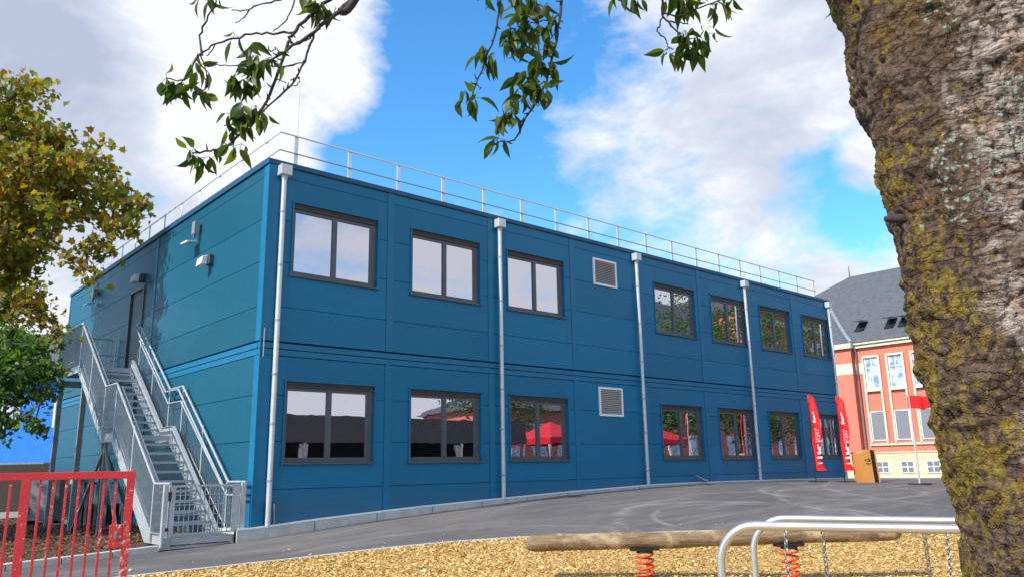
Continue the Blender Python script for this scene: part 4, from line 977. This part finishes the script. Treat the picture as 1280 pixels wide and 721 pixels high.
BLB = [(12, 125, 40, 32, 0), (50, 112, 16, 12, -.5), (22, 100, 18, 10, 0), (10, 175, 60, 40, .5), (62, 165, 22, 20, 0), (72, 185, 26, 20, .4), (36, 215, 60, 34, -.6), (85, 212, 38, 24, 0), (112, 205, 28, 20, -.5), (124, 178, 9, 5, -.4),
       (30, 255, 70, 34, .3), (100, 243, 40, 24, .5), (138, 238, 24, 22, 0), (152, 248, 20, 12, -.3), (172, 258, 16, 9, -.2), (182, 256, 8, 6, -.2), (10, 300, 50, 34, 0), (40, 288, 36, 18, .5), (74, 262, 26, 14, -.8), (112, 268, 30, 10, .2), (140, 280, 20, 9, 0),
       (155, 286, 18, 14, -.3), (168, 272, 8, 6, -.2), (122, 308, 18, 13, -.6), (134, 312, 8, 9, -.6), (92, 322, 13, 9, -.5), (108, 335, 10, 7, -.5), (118, 349, 12, 7, -.6), (60, 302, 13, 8, -.3), (10, 345, 34, 30, .4), (30, 375, 26, 20, -.2), (50, 396, 18, 12, -.3), (8, 385, 30, 20, .5), (66, 414, 10, 6, -.4), (76, 424, 5, 4, -.4),
       (-60, 200, 90, 90, 0), (-60, 330, 80, 60, 0), (-10, 180, 30, 60, 2), (20, 240, 60, 60, 2.5), (10, 320, 40, 50, 2.2)]
px_tree('maple_tree', mb, 'large maple turning golden and rust brown, reaching over the left side of the building', .30, BLB, 17.5, 'maple_leaf', 'maple_bark', .17, .30,
        extra=[((mb[0]-7, mb[1]-1, 7.5), (2.6, 3, 1.8), 2500)])  # leaf mass added out of view to keep the lower wall in shade
gb = spot(14.5, -11.6); gb = (gb[0], gb[1], gz(gb[0], gb[1]))
GRB = [(18, 418, 26, 12, .5), (8, 440, 40, 24, 0), (45, 432, 22, 14, 0), (28, 462, 34, 20, -.3), (58, 455, 12, 12, 0), (60, 485, 10, 12, 0), (12, 490, 26, 18, 0), (40, 492, 16, 12, .2), (35, 520, 12, 10, -.2), (5, 522, 16, 14, 0), (50, 540, 6, 6, 0), (44, 528, 8, 6, 0), (6, 545, 7, 8, 0), (-40, 470, 60, 60, 0), (62, 468, 8, 6, 0)]
px_tree('green_tree', gb, 'smaller bright green leafy tree below the maple at the left edge', .11, GRB, 14.5, 'green_leaf', 'maple_bark', .125, .34, down=.5)
pb = spot(27, -18.5); pb = (pb[0], pb[1], gz(pb[0], pb[1]))
px_tree('purple_tree', pb, 'dark purple leaved small tree behind the maple at the left edge', .12, [(45, 352, 16, 14, 0), (30, 370, 26, 14, 0), (48, 378, 12, 12, 0), (20, 395, 30, 12, 0), (15, 410, 40, 14, 0), (-10, 380, 40, 30, 0)], 27, 'purple_leaf', 'maple_bark', .13, .16, OVAL)

def free_tree(x, y, h, r, label, n, mat='green_leaf', group=None, size=.26):
    z = gz(x, y); T = thing('broadleaf_tree', (x, y, z), label, 'tree', group)
    MB().tube([(x, y, z-.1), (x+.05, y, z+h*.3), (x-.1, y+.1, z+h*.75)], [.32, .24, .08], 10).build('trunk', 'maple_bark', T, smooth=True)
    P = []; lm = MB()
    for i in range(9):
        a = i*2.4; rr = r*rng.uniform(.35, .62); c = (x+rr*math.cos(a), y+rr*math.sin(a), z+h*(.42+.42*rng.random())); q, _ = blob(c, (r*.5, r*.5, h*.16), n//9, 10, .35); P.append(q)
        lm.tube([(x, y, z+h*.35), ((x+c[0])/2, (y+c[1])/2, (z+h*.35+c[2])/2+.3), c], [.10, .06, .02], 6)
    lm.build('limbs', 'maple_bark', T); foliage('crown', mat, np.concatenate(P), size, T, OVAL, .3)
for i, (x, y, h, r, lb) in enumerate(((44, -22, 14.2, 4.6, 'round green tree mirrored in the upper window beside the third downpipe'), (52, -22, 14.6, 4.8, 'tall green tree mirrored in the middle upper windows'), (64, -22, 16, 5.4, 'green tree mirrored in the last upper window'), (30, -30, 11, 4.6, 'dark green tree mirrored in the second ground-floor window'), (35, -19, 7.5, 4.2, 'low dark tree mirrored in the ground-floor window after the third downpipe'), (43, -18, 7.5, 4.2, 'low dark tree mirrored in the ground-floor window before the fourth downpipe'))):
    free_tree(x, y, h, r, lb, 5200, group='trees opposite the blue building, mirrored in its windows')

free_tree(-12.6, 7.8, 8.6, 4.6, 'unseen leafy tree added off to the left to shade the outdoor staircase', 15000, size=.26)  # added out of view, placed and sized to shade stairs and lower wall
# ------------------------------------------------------------------ what stands opposite and shows in the panes
TN = thing('grey_marquee', (12, -17, gz(12, -14)), 'long grey marquee opposite the building, mirrored in the ground-floor windows', 'marquee')
MB().raw([(4.5, -14, 3.45), (19.2, -14, 3.45), (19.2, -19, 3.75), (4.5, -19, 3.75), (19.2, -24, 3.45), (4.5, -24, 3.45)], [(0, 1, 2, 3), (3, 2, 4, 5), (0, 3, 5), (1, 4, 2)]).build('roof', 'grey_cloth', TN)
MB().box(4.5, 19.2, -14.03, -14, 2.45, 3.44).box(19.17, 19.2, -24, -14.04, 2.45, 3.44).build('valance', 'grey_cloth', TN)
MB().box(4.5, 19.2, -24, -23.95, -.1, 3.44).box(4.5, 4.55, -23.9, -15, -.1, 3.44).box(19.1, 19.16, -23.9, -15.5, -.1, 3.40).build('rear_wall', 'brown_grey', TN)
for x in (4.6, 8.2, 11.9, 15.5, 19.1): MB().box(x-.05, x+.05, -14.14, -14.04, gz(x, -14)-.05, 3.4).build('pole', 'aluminium', TN)
m = MB()
for x in (8.2, 11.9, 15.5): m.raw([(x-.18, -14.2, 0), (x+.18, -14.2, 0), (x+.07, -14.2, 1.3), (x+.2, -14.2, 2.4), (x-.2, -14.2, 2.4), (x-.07, -14.2, 1.3), (x-.18, -14.3, 0), (x+.18, -14.3, 0), (x+.07, -14.3, 1.3), (x+.2, -14.3, 2.4), (x-.2, -14.3, 2.4), (x-.07, -14.3, 1.3)], [(0, 1, 2, 5), (5, 2, 3, 4), (6, 11, 8, 7), (11, 10, 9, 8), (0, 5, 11, 6), (5, 4, 10, 11), (1, 7, 8, 2), (2, 8, 9, 3)])
m.build('curtain', 'canvas_white', TN)
def popup(x, y, label):
    z = gz(x, y); T = thing('popup_canopy', (x, y, z), label, 'canopy', 'red pop-up canopies opposite the blue building')
    MB().raw([(x-1.5, y-1.5, z+2.25), (x+1.5, y-1.5, z+2.25), (x+1.5, y+1.5, z+2.25), (x-1.5, y+1.5, z+2.25), (x, y, z+3.1), (x-1.5, y-1.5, z+1.95), (x+1.5, y-1.5, z+1.95), (x+1.5, y+1.5, z+1.95), (x-1.5, y+1.5, z+1.95)], [(0, 1, 4), (1, 2, 4), (2, 3, 4), (3, 0, 4), (0, 5, 6, 1), (1, 6, 7, 2), (2, 7, 8, 3), (3, 8, 5, 0)]).build('roof', 'canvas_red', T)
    for sx, sy in ((-1, -1), (1, -1), (1, 1), (-1, 1)): MB().box(x+sx*1.46-.03, x+sx*1.46+.03, y+sy*1.46-.03, y+sy*1.46+.03, z-.02, z+2.24).build('leg', 'aluminium', T)
    return T
popup(23.2, -16.5, 'red pop-up canopy beside the marquee, mirrored in the third ground-floor window')
popup(29.5, -15.0, 'red pop-up canopy mirrored in the ground-floor window after the third downpipe')
OB = thing('opposite_school_wing', (60, -36, .4), 'orange rendered school wing opposite, mirrored in the right-hand windows', 'building')
MB().box(57, 74.9, -50, -36, .0, 12.5).build('wall', 'pink_render', OB); MB().box(75, 112, -50, -35.9, .0, 19.0).build('wall', 'pink_render', OB)
MB().raw([(56.4, -35.4, 12.5), (74.99, -35.4, 12.5), (74.99, -43, 20), (64, -43, 20), (56.4, -50.6, 12.5), (74.99, -50.6, 12.5)], [(0, 1, 2, 3), (3, 2, 5, 4), (0, 3, 4), (1, 5, 2), (0, 4, 5, 1)]).build('roof', 'slate', OB)
MB().raw([(74.4, -35.4, 19.0), (112.6, -35.4, 19.0), (106, -43, 25), (81, -43, 25), (74.4, -50.6, 19.0), (112.6, -50.6, 19.0)], [(0, 1, 2, 3), (3, 2, 5, 4), (0, 3, 4), (1, 5, 2), (0, 4, 5, 1)]).build('roof', 'tile_roof', OB)
MB().box(36, 56.9, -46, -36.5, .0, 6.2).build('low_wall', 'pink_render', OB)
MB().raw([(35.4, -35.9, 6.2), (56.9, -35.9, 6.2), (56.9, -41, 8.4), (39, -41, 8.4), (35.4, -46.5, 6.2), (56.9, -46.5, 6.2)], [(0, 1, 2, 3), (3, 2, 5, 4), (0, 3, 4), (1, 5, 2), (0, 4, 5, 1)]).build('low_roof', 'tile_roof', OB)
for x in np.arange(37.5, 56, 3.0):
    w = MB().box(x, x+1.5, -36.49, -36.4, 2.2, 5.0).build('window', 'window_white', OB); MB().box(x+.12, x+.7, -36.39, -36.36, 2.3, 4.9).box(x+.8, x+1.38, -36.39, -36.36, 2.3, 4.9).build('pane', 'pale_glass', w)
for i in range(15):
    x = 58.5+i*3.4; yy = -35.99 if x < 74 else -35.89
    for z in (1.6, 5.6, 9.4)+((13.6,) if x > 75 else ()):
        w = MB().box(x, x+1.7, yy, yy+.09, z, z+2.7).build('window', 'window_white', OB); MB().box(x+.15, x+.8, yy+.1, yy+.13, z+.15, z+2.55).box(x+.9, x+1.55, yy+.1, yy+.13, z+.15, z+2.55).build('pane', 'pale_glass', w)
MB().box(75, 112, -35.89, -35.7, 12.6, 13.0).build('band', 'cream_render', OB); MB().box(75, 112, -35.89, -35.6, 17.4, 18.2).build('cornice', 'cream_render', OB)

# ------------------------------------------------------------------ cherry tree: trunk, hanging boughs, leaves
LE = [(1042, 0), (1050, 50), (1051, 65), (1058, 110), (1075, 150), (1090, 200), (1097, 235), (1107, 280), (1115, 320), (1121, 360), (1131, 400), (1145, 470), (1153, 510), (1165, 560), (1175, 600), (1184, 640), (1192, 680), (1195, 721)]
TD = 2.35
pr_ = [deep(x, y, TD) for x, y in LE]
zz = np.array([p[2] for p in pr_]); ll = np.array([(p-CAM)@RT for p in pr_]); o_ = np.argsort(zz); zz = zz[o_]; ll = ll[o_]
zz = np.concatenate([[-.35, -.05, .2], zz, [3.3, 3.8]]); ll = np.concatenate([[ll[0]-.10, ll[0]+.0, ll[0]+.01], ll, [ll[-1]-.18, ll[-1]-.30]])
rad_ = lambda z: float(np.interp(z, [-.35, 0, .5, 1.4, 2.2, 2.8, 3.3, 3.8], [.36, .28, .25, .265, .31, .36, .40, .36]))
tb = spot(TD, float(np.interp(.5, zz, ll))+.26, -.1)
CT = thing('cherry_tree', (tb[0], tb[1], gz(tb[0], tb[1])), 'thick mossy cherry trunk with peeling bark at right, its leafy boughs hanging across the top', 'tree')
nz, na = 620, 420
Z = np.linspace(-.35, 3.8, nz); cl = np.array([np.interp(z, zz, ll)+rad_(z)*1.19 for z in Z])
ker = np.ones(9)/9; cls = np.convolve(np.pad(cl, 4, 'edge'), ker, 'valid')
A = np.linspace(0, 2*math.pi, na, endpoint=False)
og = ORG[CT.name]; V = []
for i, z in enumerate(Z):
    r = rad_(z); c = CAM[:2]+FW[:2]*TD+RT[:2]*cls[i]
    for a in A:
        da = ((a-YAW*0+math.pi) % (2*math.pi))-math.pi
        q = Vector((math.cos(a)*r, math.sin(a)*r, z))
        vis = True
        n1 = noise.noise(q*3.1)*.030+noise.noise(q*8.)*.013
        w = Vector((q.x*9+noise.noise(q*5)*1.2, q.y*9, q.z*26+noise.noise(q*6)*2.2))
        pl_ = noise.noise(w)
        rid = abs(noise.noise(Vector((q.x*20, q.y*20, q.z*13))+Vector((5, 1, 2)))); n2 = noise.noise(q*45)*.0065+noise.noise(q*95)*.0035
        dsp = n1*.85+max(0., pl_+.05)*.022-max(0, .10-rid)*.12+n2
        rr = r+dsp; V.append((c[0]+math.cos(a)*rr-og[0], c[1]+math.sin(a)*rr-og[1], z-og[2]))
F = [(i*na+j, i*na+(j+1) % na, (i+1)*na+(j+1) % na, (i+1)*na+j) for i in range(nz-1) for j in range(na)]
me = bpy.data.meshes.new('trunk'); me.from_pydata(V, [], F); me.materials.append(MAT['cherry_bark']); me.polygons.foreach_set('use_smooth', [True]*len(F))
across = np.repeat(1.0, len(V)); AA = np.tile(A, nz); across = np.cos(AA)*RT[0]+np.sin(AA)*RT[1]
me.attributes.new('across', 'FLOAT', 'POINT').data.foreach_set('value', across.astype(np.float32))
tr = bpy.data.objects.new('trunk', me); COL.objects.link(tr); tr.parent = CT; ORG[tr.name] = og
# stub and knots on the left edge
k1 = deep(1113, 274, TD+.02); MB().tube([k1+RT*.06, k1, k1-RT*.018], [.018, .013, .008], 10).build('stub', 'twig_bark', CT, smooth=True)
# boughs
def path(pxs, d0, d1, r0, r1, n=7, up=None):
    P = []; k = len(pxs)
    for i, (x, y) in enumerate(pxs): P.append(deep(x, y, d0+(d1-d0)*i/max(1, k-1)))
    # smooth with Catmull-Rom
    Q = []
    for i in range(k-1):
        p0, p1, p2, p3 = P[max(0, i-1)], P[i], P[i+1], P[min(k-1, i+2)]
        for t in np.linspace(0, 1, 5)[:-1]:
            Q.append(.5*((2*p1)+(-p0+p2)*t+(2*p0-5*p1+4*p2-p3)*t*t+(-p0+3*p1-3*p2+p3)*t**3)+rng.normal(0, .0025, 3))
    Q.append(P[-1]); R_ = [r0+(r1-r0)*i/(len(Q)-1)+abs(rng.normal(0, .0006)) for i in range(len(Q))]
    return Q, R_
fork = np.array([*(CAM[:2]+FW[:2]*TD+RT[:2]*(cls[-1]-.1)), 3.65])
aL = np.array(spot(2.9, -.35, 3.95)); aC = np.array(spot(3.0, .35, 3.85)); aR = np.array(spot(2.9, .80, 3.75))
bo = MB()
def poly_smooth(P, R_):
    P = [np.array(p) for p in P]; Q = []; RR = []; k = len(P)
    for i in range(k-1):
        p0, p1, p2, p3 = P[max(0, i-1)], P[i], P[i+1], P[min(k-1, i+2)]
        for t in np.linspace(0, 1, 7)[:-1]:
            Q.append(.5*((2*p1)+(-p0+p2)*t+(2*p0-5*p1+4*p2-p3)*t*t+(-p0+3*p1-3*p2+p3)*t**3)); RR.append(R_[i]+(R_[i+1]-R_[i])*t)
    Q.append(P[-1]); RR.append(R_[-1]); return Q, RR
Lroot = deep(447, -6, 3.0); Croot = deep(702, -6, 3.0); Rroot = deep(828, -6, 2.9)
Q, RR = poly_smooth([fork, np.array(spot(2.5, .7, 4.15)), aL, Lroot, deep(424, 15, 3.0)], [.13, .07, .035, .018, .016]); bo.tube(Q, RR, 10)
Q, RR = poly_smooth([np.array(spot(2.6, .6, 4.12)), aC, Croot], [.05, .022, .010]); bo.tube(Q, RR, 8)
Q, RR = poly_smooth([np.array(spot(2.6, .8, 4.1)), aR, Rroot], [.05, .02, .009]); bo.tube(Q, RR, 8)
Q, RR = poly_smooth([fork, np.array(spot(1.9, 1.3, 4.6)), np.array(spot(1.2, .6, 5.3)), np.array(spot(.2, -.4, 5.9))], [.17, .10, .06, .02]); bo.tube(Q, RR, 10)
Q, RR = poly_smooth([fork+np.array([0, 0, -.1]), np.array(spot(2.8, 2.0, 4.6)), np.array(spot(3.4, 2.8, 5.6)), np.array(spot(4.2, 3.6, 6.4))], [.20, .13, .07, .02]); bo.tube(Q, RR, 10)
bo.build('bough', 'twig_bark', CT, smooth=True)
k = .003
TW = [([(447, -6), (424, 15), (403, 30), (393, 40), (366, 58), (338, 76)], 5), ([(420, -6), (387, 21), (366, 43), (360, 55), (345, 100), (329, 134), (308, 159), (284, 183), (262, 189), (241, 192)], 3.8),
      ([(393, 41), (381, 76), (363, 107), (335, 134), (302, 165)], 2.4), ([(366, 41), (340, 42), (314, 44), (284, 50), (259, 61), (245, 76), (236, 92), (226, 101), (210, 98)], 2.3), ([(253, 70), (250, 45), (258, 25), (268, 9), (272, -8)], 2.2),
      ([(250, 68), (256, 84), (259, 98), (257, 110), (250, 117), (240, 121)], 1.4), ([(370, -6), (362, 18), (354, 30), (341, 40)], 1.4), ([(366, -4), (345, 2), (323, 6), (305, 14), (290, 13)], 1.5), ([(314, 10), (306, 22), (294, 29)], 1.2),
      ([(381, 76), (360, 82), (339, 84), (318, 78), (296, 82), (276, 82), (256, 82)], 1.4), ([(338, 76), (325, 86), (312, 100), (304, 118)], 1.6), ([(363, 100), (374, 98), (372, 106), (363, 107)], 1.0), ([(345, 100), (358, 104)], 1.0), ([(302, 160), (300, 140), (304, 118)], 1.1), ([(284, 183), (279, 176), (281, 172)], 1.), ([(310, 156), (292, 156), (280, 158)], 1.),
      ([(390, 21), (402, 25), (415, 22), (420, 10)], 1.1), ([(345, 60), (338, 66), (335, 58)], 1.1), ([(268, 56), (262, 68), (258, 70)], 1.0), ([(393, 40), (388, 48), (375, 52), (360, 58)], 2.),
      ([(702, -6), (699, 28), (693, 61), (682, 103), (671, 125), (654, 155), (643, 176), (629, 178)], 3.0), ([(627, -6), (620, 36), (607, 75), (597, 100), (588, 125)], 2.1), ([(671, -6), (672, 30), (674, 69), (672, 90)], 1.6), ([(699, 20), (690, 25), (676, 27), (662, 30)], 1.4), ([(700, 26), (704, 28)], 1.2),
      ([(697, 40), (690, 46), (686, 52)], 1.2), ([(684, 72), (672, 68), (662, 60), (652, 52)], 1.2), ([(636, -6), (645, 15), (650, 22)], 1.3), ([(660, -5), (675, 8), (690, 13)], 1.2), ([(682, 103), (670, 106), (655, 104)], 1.1), ([(672, 122), (660, 118), (648, 128)], 1.1), ([(654, 151), (642, 151), (634, 147)], 1.), ([(596, 104), (600, 111), (602, 110)], 1.), ([(611, 62), (607, 68), (604, 70)], 1.), ([(672, 125), (673, 134)], 1.), ([(629, 177), (624, 178), (620, 182)], .9),
      ([(828, -6), (828, 17), (839, 32), (850, 45), (858, 58)], 2.4), ([(828, 20), (824, 32), (822, 40), (832, 50), (835, 58), (842, 62)], 1.4), ([(830, 17), (850, 20), (869, 12), (897, 2), (905, -6)], 1.7), ([(837, 27), (850, 29), (860, 31)], 1.5), ([(850, 45), (865, 50), (878, 42), (876, 33)], 1.1), ([(858, 55), (848, 64), (840, 68)], 1.), ([(897, 2), (910, 10), (915, 26)], 1.)]
twl = []
for pxs, w in TW:
    d = 3.0+(rng.random()-.5)*.02; Q, RR = path(pxs, d, d, w*k*.55*1.25, w*k*.22+.0009); tw = MB().tube(Q, RR, 7); twl.append(tw)
# nodes and dead stubs on the wood
for ti in (0, 1, 2, 20, 21):
    pxs, w = TW[ti]; tw = twl[ti]
    for i in range(len(pxs)-1):
        for q in range(3):
            t = rng.random(); x = pxs[i][0]+(pxs[i+1][0]-pxs[i][0])*t; y = pxs[i][1]+(pxs[i+1][1]-pxs[i][1])*t
            if y < 0: continue
            p = deep(x, y, 3.0); dd = rng.normal(0, 1, 3); dd /= np.linalg.norm(dd); tw.tube([p, p+dd*.018, p+dd*.026+np.array([0, 0, .006])], [.004, .003, .001], 5)
for q in twl: q.build('twig', 'twig_bark', CT, smooth=True)
CL = [(252, 82, 6), (208, 98, 4), (218, 106, 8), (232, 108, 9), (247, 110, 8), (243, 75, 3), (293, 44, 3), (314, 56, 7), (316, 70, 9), (320, 84, 14), (292, 96, 5), (303, 100, 10), (330, 84, 6), (338, 72, 4), (292, 142, 5), (286, 152, 3), (304, 134, 10), (306, 150, 9), (320, 132, 5), (328, 137, 5), (240, 190, 6), (244, 196, 4), (257, 197, 3), (275, 190, 3), (292, 184, 3), (302, 180, 3), (252, -4, 3), (266, 0, 3), (275, -4, 2), (388, -4, 4), (394, 4, 6), (405, 2, 5), (345, 70, 3),
      (604, 60, 7), (612, 72, 8), (618, 66, 3), (580, 116, 6), (592, 122, 6), (648, -4, 8), (655, 14, 14), (643, 36, 14), (660, 30, 13), (676, 34, 9), (640, 52, 8), (652, 50, 8), (684, 52, 6), (672, 68, 6), (692, 78, 7), (672, 82, 8), (650, 94, 8), (665, 94, 9), (655, 108, 8), (668, 110, 6), (648, 118, 6), (640, 132, 6), (630, 144, 6), (636, 146, 4), (622, 148, 4), (620, 176, 4), (628, 174, 2), (678, 108, 4), (690, 20, 5), (602, -8, 4), (618, -8, 3), (665, 0, 8), (684, 4, 4),
      (775, -6, 4), (785, -8, 4), (797, -4, 3), (836, -2, 4), (846, -2, 4), (857, 0, 8), (872, -6, 4), (890, 4, 4), (905, 3, 5), (915, -2, 3), (888, 33, 2), (856, 38, 5), (852, 46, 8), (836, 60, 4), (844, 66, 5), (858, 58, 8), (874, 44, 6), (888, 42, 3), (866, 54, 6), (876, 58, 4), (1046, 14, 3)]
# cherry leaf: folded blade, serrate-free, pointed tip
LV = [(0, 0, 0), (.14, 0, -.01), (.14, .13, .03), (.14, -.13, .03), (.36, 0, -.03), (.36, .235, .045), (.36, -.235, .045), (.6, 0, -.07), (.6, .22, .0), (.6, -.22, .0), (.82, 0, -.13), (.82, .11, -.09), (.82, -.11, -.09), (1.03, 0, -.22)]
LF = [(0, 1, 2), (0, 3, 1), (1, 4, 5, 2), (3, 6, 4, 1), (4, 7, 8, 5), (6, 9, 7, 4), (7, 10, 11, 8), (9, 12, 10, 7), (10, 13, 11), (12, 13, 10)]
lm = MB()
for x, y, n in CL:
    dist = 3.0 if x < 1000 else 2.3
    base = deep(x, y, dist)
    for i in range(n):
        a = rng.uniform(0, 2*math.pi); el = rng.uniform(-1.5, -.75) if rng.random() < .85 else rng.uniform(-.7, .1)
        d = np.array([math.cos(a)*math.cos(el), math.sin(a)*math.cos(el), math.sin(el)])
        s = np.cross(d, rng.normal(0, 1, 3)); s /= np.linalg.norm(s); nn = np.cross(s, d); sz = rng.uniform(.055, .098)
        if x > 1000: sz = .04
        b0 = base+rng.normal(0, .014, 3)+d*.012; bend = rng.uniform(.4, 2.0); ws = rng.uniform(.68, .95)
        lm.raw([b0+sz*(d*u+s*v*ws+nn*w*bend) for u, v, w in LV], LF)
        lm.tube([base, b0], [.0012, .0009], 4, cap=False)
lf = lm.build('hanging_leaves', 'cherry_leaf', CT, smooth=True)
# the rest of the crown, above and behind
P = []
for c, r, n in ((spot(3.6, 2.8, 6.2), (2., 2., 1.), 900), (spot(.6, -.2, 6.3), (2., 2., .9), 900), (spot(2.6, 1.2, 6.6), (2., 1.8, .9), 800)):
    q, _ = blob(c, r, n, 10, .22); P.append(q)
foliage('crown', 'cherry_leaf', np.concatenate(P), .10, CT, OVAL, .6)

# ------------------------------------------------------------------ sky and sun
SUN = np.array([-.80, .03, .68]); SUN /= np.linalg.norm(SUN)
w = bpy.data.worlds.new('World'); S.world = w; w.use_nodes = True; t = w.node_tree; bg = t.nodes['Background']
sky = t.nodes.new('ShaderNodeTexSky'); sky.sky_type = 'NISHITA'; sky.sun_disc = False
sky.sun_elevation = math.asin(SUN[2]); sky.sun_rotation = math.atan2(SUN[0], SUN[1]) % (2*math.pi); sky.air_density = 1.0; sky.dust_density = .4; sky.ozone_density = 2.5
SKYS = .11
bg.inputs[1].default_value = SKYS
tc = t.nodes.new('ShaderNodeTexCoord'); v = tc.outputs['Generated']
nv = t.nodes.new('ShaderNodeVectorMath'); nv.operation = 'NORMALIZE'; t.links.new(v, nv.inputs[0]); dirv = nv.outputs[0]
def blobd(x, y, rad, amp, d=None):
    d = ray(x, y) if d is None else np.array(d, float); d = d/np.linalg.norm(d)
    dt = t.nodes.new('ShaderNodeVectorMath'); dt.operation = 'DOT_PRODUCT'; t.links.new(dirv, dt.inputs[0]); dt.inputs[1].default_value = tuple(d)
    mr = t.nodes.new('ShaderNodeMapRange'); mr.interpolation_type = 'SMOOTHSTEP'; t.links.new(dt.outputs['Value'], mr.inputs[0])
    mr.inputs[1].default_value = math.cos(math.radians(rad)); mr.inputs[2].default_value = math.cos(math.radians(rad*.15)); mr.inputs[3].default_value = 0; mr.inputs[4].default_value = amp
    return mr.outputs[0]
mp = t.nodes.new('ShaderNodeMapping'); mp.inputs['Scale'].default_value = (1, 1, 1.9); t.links.new(dirv, mp.inputs[0])
n1 = noi(t, mp.outputs[0], 2.6, 12, .62, .25); n2 = noi(t, mp.outputs[0], 8, 10, .65, .3)
dens = M(t, 'ADD', M(t, 'MULTIPLY', M(t, 'SUBTRACT', n1, .5), 2.3), M(t, 'MULTIPLY', M(t, 'SUBTRACT', n2, .5), 1.5)); dens = M(t, 'ADD', dens, .42)
for b in ((440, 30, 8, .40), (330, 80, 9, .30), (60, 30, 13, .40), (120, 160, 12, .30), (40, 330, 10, .4), (260, 170, 9, .35), (230, 215, 5, .2), (860, 60, 12, .22), (820, 160, 12, .24), (980, 150, 11, .30), (700, 240, 8, .14), (900, 230, 8, .20), (1085, 205, 2.6, .5), (960, 320, 7, .20), (1080, 345, 5, .3), (1040, 60, 10, .2), (60, 390, 8, .4), (440, 125, 3, .25), (290, 200, 6, .25),
          (570, 90, 8, -.55), (530, 30, 4, -.3), (480, 190, 6, -.5), (640, 190, 4.5, -.25), (185, 232, 3.0, -.6), (1020, 255, 4.5, -.35), (620, 20, 5, -.4), (1080, 285, 3.5, -.35), (680, 50, 5, -.25), (790, 300, 5, -.1)):
    dens = M(t, 'ADD', dens, blobd(*b))
dens = M(t, 'ADD', dens, blobd(0, 0, 62, .42, (.6, -.75, .3)))
cov = ramp(t, dens, [(.24, 0), (.48, .40), (.84, 1)]).outputs[0]
sh = M(t, 'ADD', M(t, 'MULTIPLY', M(t, 'SUBTRACT', noi(t, mp.outputs[0], 3.8, 10, .62, .3), .5), 2.0), .43)
for b in ((120, 170, 11, .30), (0, 0, 12, .40), (1060, 120, 14, .12), (820, 200, 12, .08), (900, 60, 10, .06), (110, 250, 8, .06)): sh = M(t, 'ADD', sh, blobd(*b))
sh = M(t, 'SUBTRACT', sh, blobd(0, 0, 62, .12, (.6, -.75, .3)))
for b in ((230, 40, 6, .35), (440, 40, 8, .15), (290, 200, 6, .3)): sh = M(t, 'SUBTRACT', sh, blobd(*b))
cc = ramp(t, sh, [(.38, (.70, .71, .735)), (.60, (.52, .56, .65)), (1.0, (.36, .40, .52))]).outputs[0]
sc = t.nodes.new('ShaderNodeVectorMath'); sc.operation = 'SCALE'; sc.inputs['Scale'].default_value = 1/SKYS; t.links.new(cc, sc.inputs[0])
hs = t.nodes.new('ShaderNodeHueSaturation'); hs.inputs['Saturation'].default_value = 1.2; hs.inputs['Value'].default_value = 1.45; t.links.new(sky.outputs[0], hs.inputs['Color'])
blu = mixc(t, 1., hs.outputs[0], (.80, 1.22, 1.32), 'MULTIPLY')
t.links.new(mixc(t, cov, blu, sc.outputs[0]), bg.inputs[0])
sun = bpy.data.objects.new('sun', bpy.data.lights.new('sun', 'SUN')); COL.objects.link(sun); sun.data.energy = 4.2; sun.data.angle = math.radians(.5); sun.data.color = (1, .93, .82)
sun.rotation_euler = Vector(SUN.tolist()).to_track_quat('Z', 'Y').to_euler()
S.view_settings.view_transform = 'Standard'; S.view_settings.look = 'None'; S.view_settings.exposure = .5; S.view_settings.gamma = 1
S.cycles.use_denoising = True; S.cycles.max_bounces = 6; S.cycles.sample_clamp_indirect = 6
S.render.film_transparent = False
